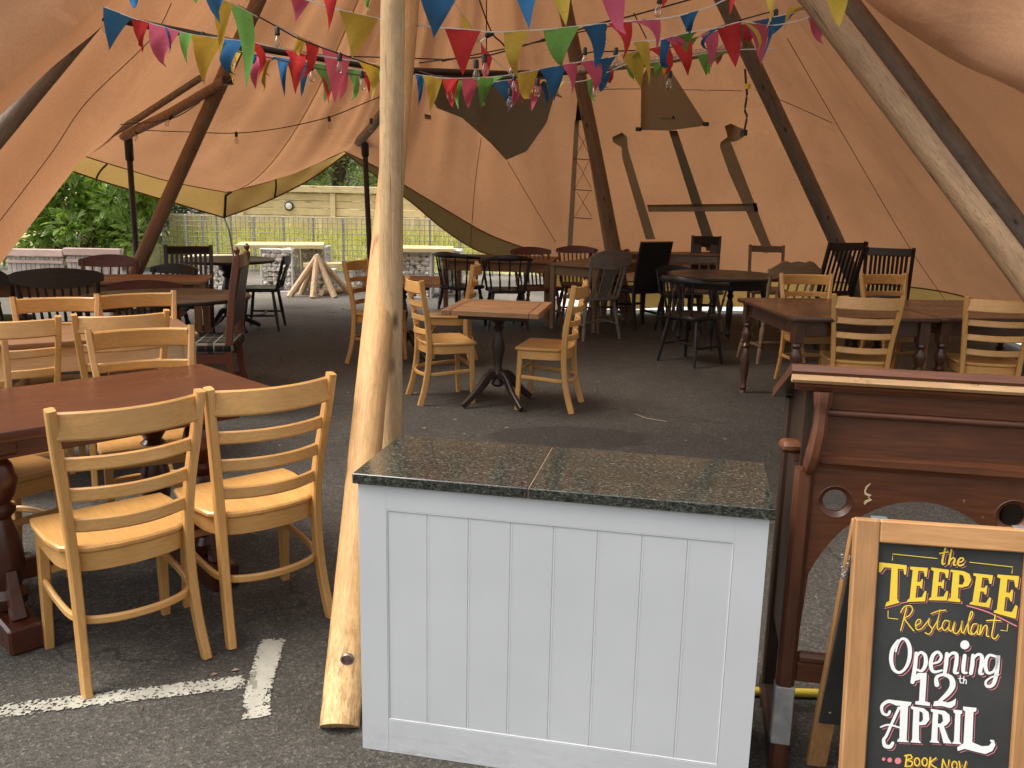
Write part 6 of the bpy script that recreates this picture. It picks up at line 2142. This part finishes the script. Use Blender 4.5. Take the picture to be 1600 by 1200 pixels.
bunting('string of pennants nearest the camera, mostly above the picture edge',
        [(180, -22), (260, -26), (330, -30), (420, -34), (520, -38), (600, -36), (700, -28), (800, -24), (900, -30), (1000, -34), (1100, -32), (1240, -18), (1330, -4)], (3.6, 4.0),
        [('blue', 196, 222, 211, 12), ('green', 286, 316, 305, 9), ('blue', 334, 390, 347, 39), ('green', 566, 582, 575, 20), ('blue', 655, 722, 679, 57), ('blue', 800, 846, 828, 50), ('yellow', 846, 889, 884, 42), ('pink', 930, 976, 977, 55), ('red', 1010, 1046, 1032, 14),
         ('red', 1148, 1184, 1140, 30), ('yellow', 1196, 1214, 1198, 46), ('yellow', 1290, 1324, 1312, 40), ('red', 500, 530, 506, 66)])
bunting('string of pennants from the pale front fold of canvas to the brown leaning pole',
        [(163, 11), (205, 27), (255, 42), (300, 54), (345, 60), (392, 66), (430, 74), (480, 84), (560, 96), (612, 104)], (5.2, 5.6),
        [('blue', 164, 203, 172, 78), ('red', 208, 232, 226, 80), ('pink', 236, 278, 262, 106), ('blue', 258, 268, 264, 84), ('green', 282, 300, 296, 112), ('blue', 352, 380, 372, 118), ('red', 384, 402, 396, 128), ('yellow', 303, 348, 320, 134), ('yellow', 562, 592, 578, 160), ('green', 592, 612, 607, 166), ('red', 447, 476, 458, 145)])
bunting('string of pennants falling steeply from the top edge past the brown leaning pole',
        [(330, -8), (358, 4), (374, 10), (398, 24), (432, 40), (470, 58), (500, 72), (531, 84), (562, 96), (604, 108)], (5.0, 5.9),
        [('yellow', 333, 362, 345, 86), ('green', 360, 392, 381, 136), ('red', 478, 498, 470, 121), ('yellow', 466, 478, 467, 119), ('pink', 505, 545, 522, 160)])
bunting('lowest string of pennants slung along the dark beam, nearer the laurel',
        [(345, 72), (372, 80), (400, 84), (450, 92), (500, 100), (540, 106), (580, 113), (612, 118)], (6.0, 6.3),
        [('pink', 346, 356, 351, 128), ('yellow', 356, 376, 367, 136), ('blue', 384, 398, 391, 120), ('pink', 396, 424, 403, 142), ('blue', 429, 436, 432, 122), ('blue', 434, 452, 446, 155), ('red', 448, 470, 460, 146), ('blue', 470, 488, 472, 152), ('green', 487, 506, 503, 160),
         ('yellow', 408, 426, 414, 146), ('green', 540, 560, 548, 158), ('red', 499, 521, 512, 158), ('pink', 520, 543, 528, 156), ('red', 566, 578, 575, 158), ('green', 584, 596, 590, 162)])
bunting('middle string of pennants sagging from the upright pole to the brown pole at the back',
        [(648, 116), (690, 122), (740, 122), (790, 118), (840, 109), (885, 100), (940, 92), (975, 84), (1060, 66), (1140, 42), (1230, 22), (1262, 14)], (5.4, 5.4),
        [('blue', 650, 663, 653, 167), ('yellow', 662, 690, 671, 176), ('pink', 723, 752, 734, 170), ('green', 787, 772, 762, 166), ('yellow', 810, 840, 829, 154), ('blue', 845, 880, 864, 158), ('red', 694, 716, 706, 160), ('green', 745, 768, 752, 168), ('pink', 908, 936, 926, 142), ('blue', 938, 962, 952, 138), ('red', 1016, 1044, 1034, 120), ('pink', 1096, 1120, 1108, 108), ('blue', 1124, 1146, 1134, 96), ('pink', 880, 901, 893, 148), ('yellow', 972, 1003, 1000, 136), ('green', 1000, 1015, 1006, 134), ('red', 1050, 1078, 1073, 118),
         ('green', 1062, 1090, 1076, 80), ('red', 1164, 1188, 1170, 58), ('blue', 1172, 1238, 1192, 60), ('yellow', 1240, 1262, 1226, 54)])
bunting('string of small pennants low against the grey pointed shadow',
        [(650, 128), (700, 122), (760, 128), (810, 124), (860, 126), (900, 128), (940, 118), (980, 100), (1030, 96), (1100, 84), (1150, 78), (1210, 76)], (6.2, 6.3),
        [('red', 676, 692, 678, 172), ('red', 694, 716, 708, 164), ('green', 712, 728, 718, 172), ('blue', 768, 796, 792, 174), ('red', 758, 766, 757, 150), ('pink', 794, 812, 794, 172), ('red', 806, 818, 812, 164), ('pink', 819, 846, 829, 175), ('blue', 842, 850, 846, 166), ('yellow', 848, 856, 850, 150), ('yellow', 872, 882, 884, 152),
         ('blue', 931, 956, 938, 142), ('red', 944, 958, 956, 118), ('green', 918, 926, 935, 158), ('green', 1020, 1044, 1024, 118), ('yellow', 1031, 1050, 1040, 124), ('green', 1090, 1114, 1104, 120), ('pink', 1114, 1130, 1120, 100), ('green', 1142, 1130, 1114, 118)])
bunting('bunting string rising over the back canvas towards the stout slanting pole',
        [(985, 66), (1030, 62), (1080, 50), (1120, 44), (1160, 34), (1200, 40), (1240, 34), (1266, 26)], (4.9, 4.8),
        [('yellow', 990, 1012, 1014, 134), ('pink', 1040, 1062, 1058, 50), ('blue', 1034, 1050, 1052, 100), ('green', 1062, 1090, 1074, 82), ('red', 1122, 1156, 1148, 102), ('blue', 1116, 1124, 1114, 78), ('yellow', 1160, 1166, 1176, 96), ('pink', 1170, 1200, 1188, 102), ('blue', 1200, 1208, 1187, 104), ('blue', 1270, 1280, 1274, 66), ('pink', 1264, 1290, 1286, 70)])
bunting('thin bunting string dropping from the top edge to the low sag by the upright pole',
        [(707, 0), (723, 22), (740, 46), (762, 82), (785, 105), (800, 116)], (5.6, 5.8),
        [('yellow', 722, 737, 734, 43), ('red', 752, 768, 758, 145)])

# ------------------------------------------------------------------ festoon lights
def festoon(label, pts, dist, bulbs):
    t = thing('festoon_lights', label, 'string lights', (0, 0, 0), 0, 'festoon cables of clear bulbs')
    d0, d1 = dist
    xa, xb = pts[0][0], pts[-1][0]
    span = (xb - xa) or 1
    def dd(x):
        return d0 + (d1 - d0) * (x - xa) / span
    MB().tube([Y(p.x, p.y, dd(p.x)) for p in spline([(x, y, 0) for x, y in pts], 5)], 0.0045, 6).build('cable', M_CABLE, t)
    for b in bulbs:
        x, y = b[0], b[1]
        tilt = b[2] if len(b) > 2 else RB.uniform(-0.15, 0.15)
        R_ = Matrix.Rotation(tilt, 3, 'Y') @ Matrix.Rotation(RB.uniform(-0.15, 0.15), 3, 'X')
        p = Y(x, y, dd(x))
        so = MB().lathe([(0.008, 0.008), (0.014, 0.0), (0.015, -0.036), (0.011, -0.04)], 10, p, R_).build('socket', M_PLAS, t)
        MB().lathe([(0.009, -0.04), (0.011, -0.050), (0.019, -0.068), (0.022, -0.084), (0.017, -0.100), (0.005, -0.107)], 12, p, R_).build('bulb', M_GLASS, so)
        MB().tube([p + R_ @ Vector((0, 0, -0.04)), p + R_ @ Vector((0.003, 0, -0.068)), p + R_ @ Vector((-0.003, 0, -0.084))], 0.002, 5).build('filament', M_STRING, so)
festoon('festoon cable running behind the front bunting towards the upright pole', [(157, 22), (220, 36), (317, 52), (353, 76), (431, 92), (480, 104), (565, 118), (606, 124)], (5.6, 5.9), [(161, 22), (317, 52), (364, 74), (486, 100), (565, 112)])
festoon('festoon cable falling from the top edge beside the brown leaning pole', [(372, 8), (433, 42), (470, 62), (531, 84), (600, 108)], (5.2, 5.5), [(433, 44), (531, 84)])
festoon('festoon cable dropping steeply in front of the back canvas', [(749, 0), (768, 50), (785, 68), (803, 92)], (5.0, 5.4), [(769, 52, 1.2), (803, 90)])
festoon('festoon cable crossing the middle behind the big green pennant', [(655, 98), (704, 92), (757, 88), (850, 62), (940, 36), (990, 24), (1090, -4)], (5.2, 5.0), [(744, 95), (757, 86), (944, 36), (1032, -6)])
festoon('festoon cable along the low dark beam by the grey pointed shadow', [(655, 112), (700, 122), (756, 126), (803, 120), (842, 124), (880, 112), (914, 84), (962, 80), (1048, 74), (1130, 40), (1213, 16)], (5.9, 5.9), [(702, 128), (755, 124), (803, 116), (840, 124), (797, 140), (914, 76), (963, 76), (929, 124), (1213, 16), (1047, 112)])
festoon('dark festoon cable swagged under the far canvas above the laurel', [(182, 195), (266, 186), (312, 160)], (8.9, 7.9), [(268, 181, 0.6)])
festoon('dark festoon cable swagged under the far canvas between the eave posts', [(206, 203), (290, 206), (368, 208), (440, 200), (514, 183), (560, 165), (606, 146)], (9.0, 8.2), [(214, 203), (369, 207), (514, 183), (580, 186), (600, 202)])
# cables and dropped lead near the vent flap
ld = thing('power_lead', 'dark power lead with yellow connector hanging above the grey shadow strips', 'cable', (0, 0, 0))
Q = [(1164, 108), (1166, 134), (1167, 148), (1164, 172), (1167, 182), (1163, 204)]
MB().tube([Y(q.x, q.y, 8.2) for q in spline([(a, b, 0) for a, b in Q], 5)], 0.010, 6).build('cable', M_CABLE, ld)
MB().tube([Y(1168, 131, 8.2), Y(1168, 139, 8.2)], 0.026, 10).build('connector', M_YELL, ld)
MB().tube([Y(1163, 203, 8.2), Y(1162, 212, 8.2)], 0.030, 10).build('plug', M_PLAS, ld)
wr = thing('hanging_cable', 'dark cords running up inside the back canvas', 'cord', (0, 0, 0))
for a, b in (((760, 0), (760, 92)), ((690, 96), (880, 58)), ((540, 88), (700, 93)), ((845, 62), (1010, 30)), ((990, 20), (1010, 60))):
    MB().tube([on_canvas(*a, 0.35), on_canvas(*b, 0.35)], 0.006, 5).build('cord', M_CABLE, wr)

# ------------------------------------------------------------------ litter on the tarmac
lm = MB()
rl = random.Random(9)
for i in range(420):
    x, y = rl.uniform(-3.5, 4.5), rl.uniform(1.6, 11.5)
    s_ = rl.uniform(0.004, 0.012) * (1 + 0.15 * y)
    a = rl.uniform(0, 6.28)
    c, s2 = cos(a) * s_, sin(a) * s_
    z = 0.003
    k = rl.uniform(0.2, 0.7)
    lm.add([(x - c, y - s2, z), (x - s2 * k, y + c * k, z + s_ * 0.3), (x + c, y + s2, z + 0.001), (x + s2 * k, y - c * k, z + s_ * 0.2)], [(0, 3, 2), (0, 2, 1)])
lo_ = lm.build('litter', M_TAN['x'], kind='stuff', smooth=False)
lo_['label'] = 'pale crumbs and dry leaf bits scattered on the tarmac'
lo_['category'] = 'litter'
tw_ = thing('twig', 'thin pale twig lying on the tarmac near the side-on ladder chair', 'twig', (0, 0, 0))
MB().tube([G(992, 648) + Vector((0, 0, .006)), G(1010, 656) + Vector((0, 0, .012)), G(1042, 660) + Vector((0, 0, .006))], [0.0015, 0.002, 0.0012], 6).build('stem', M_PINE['x'], tw_)
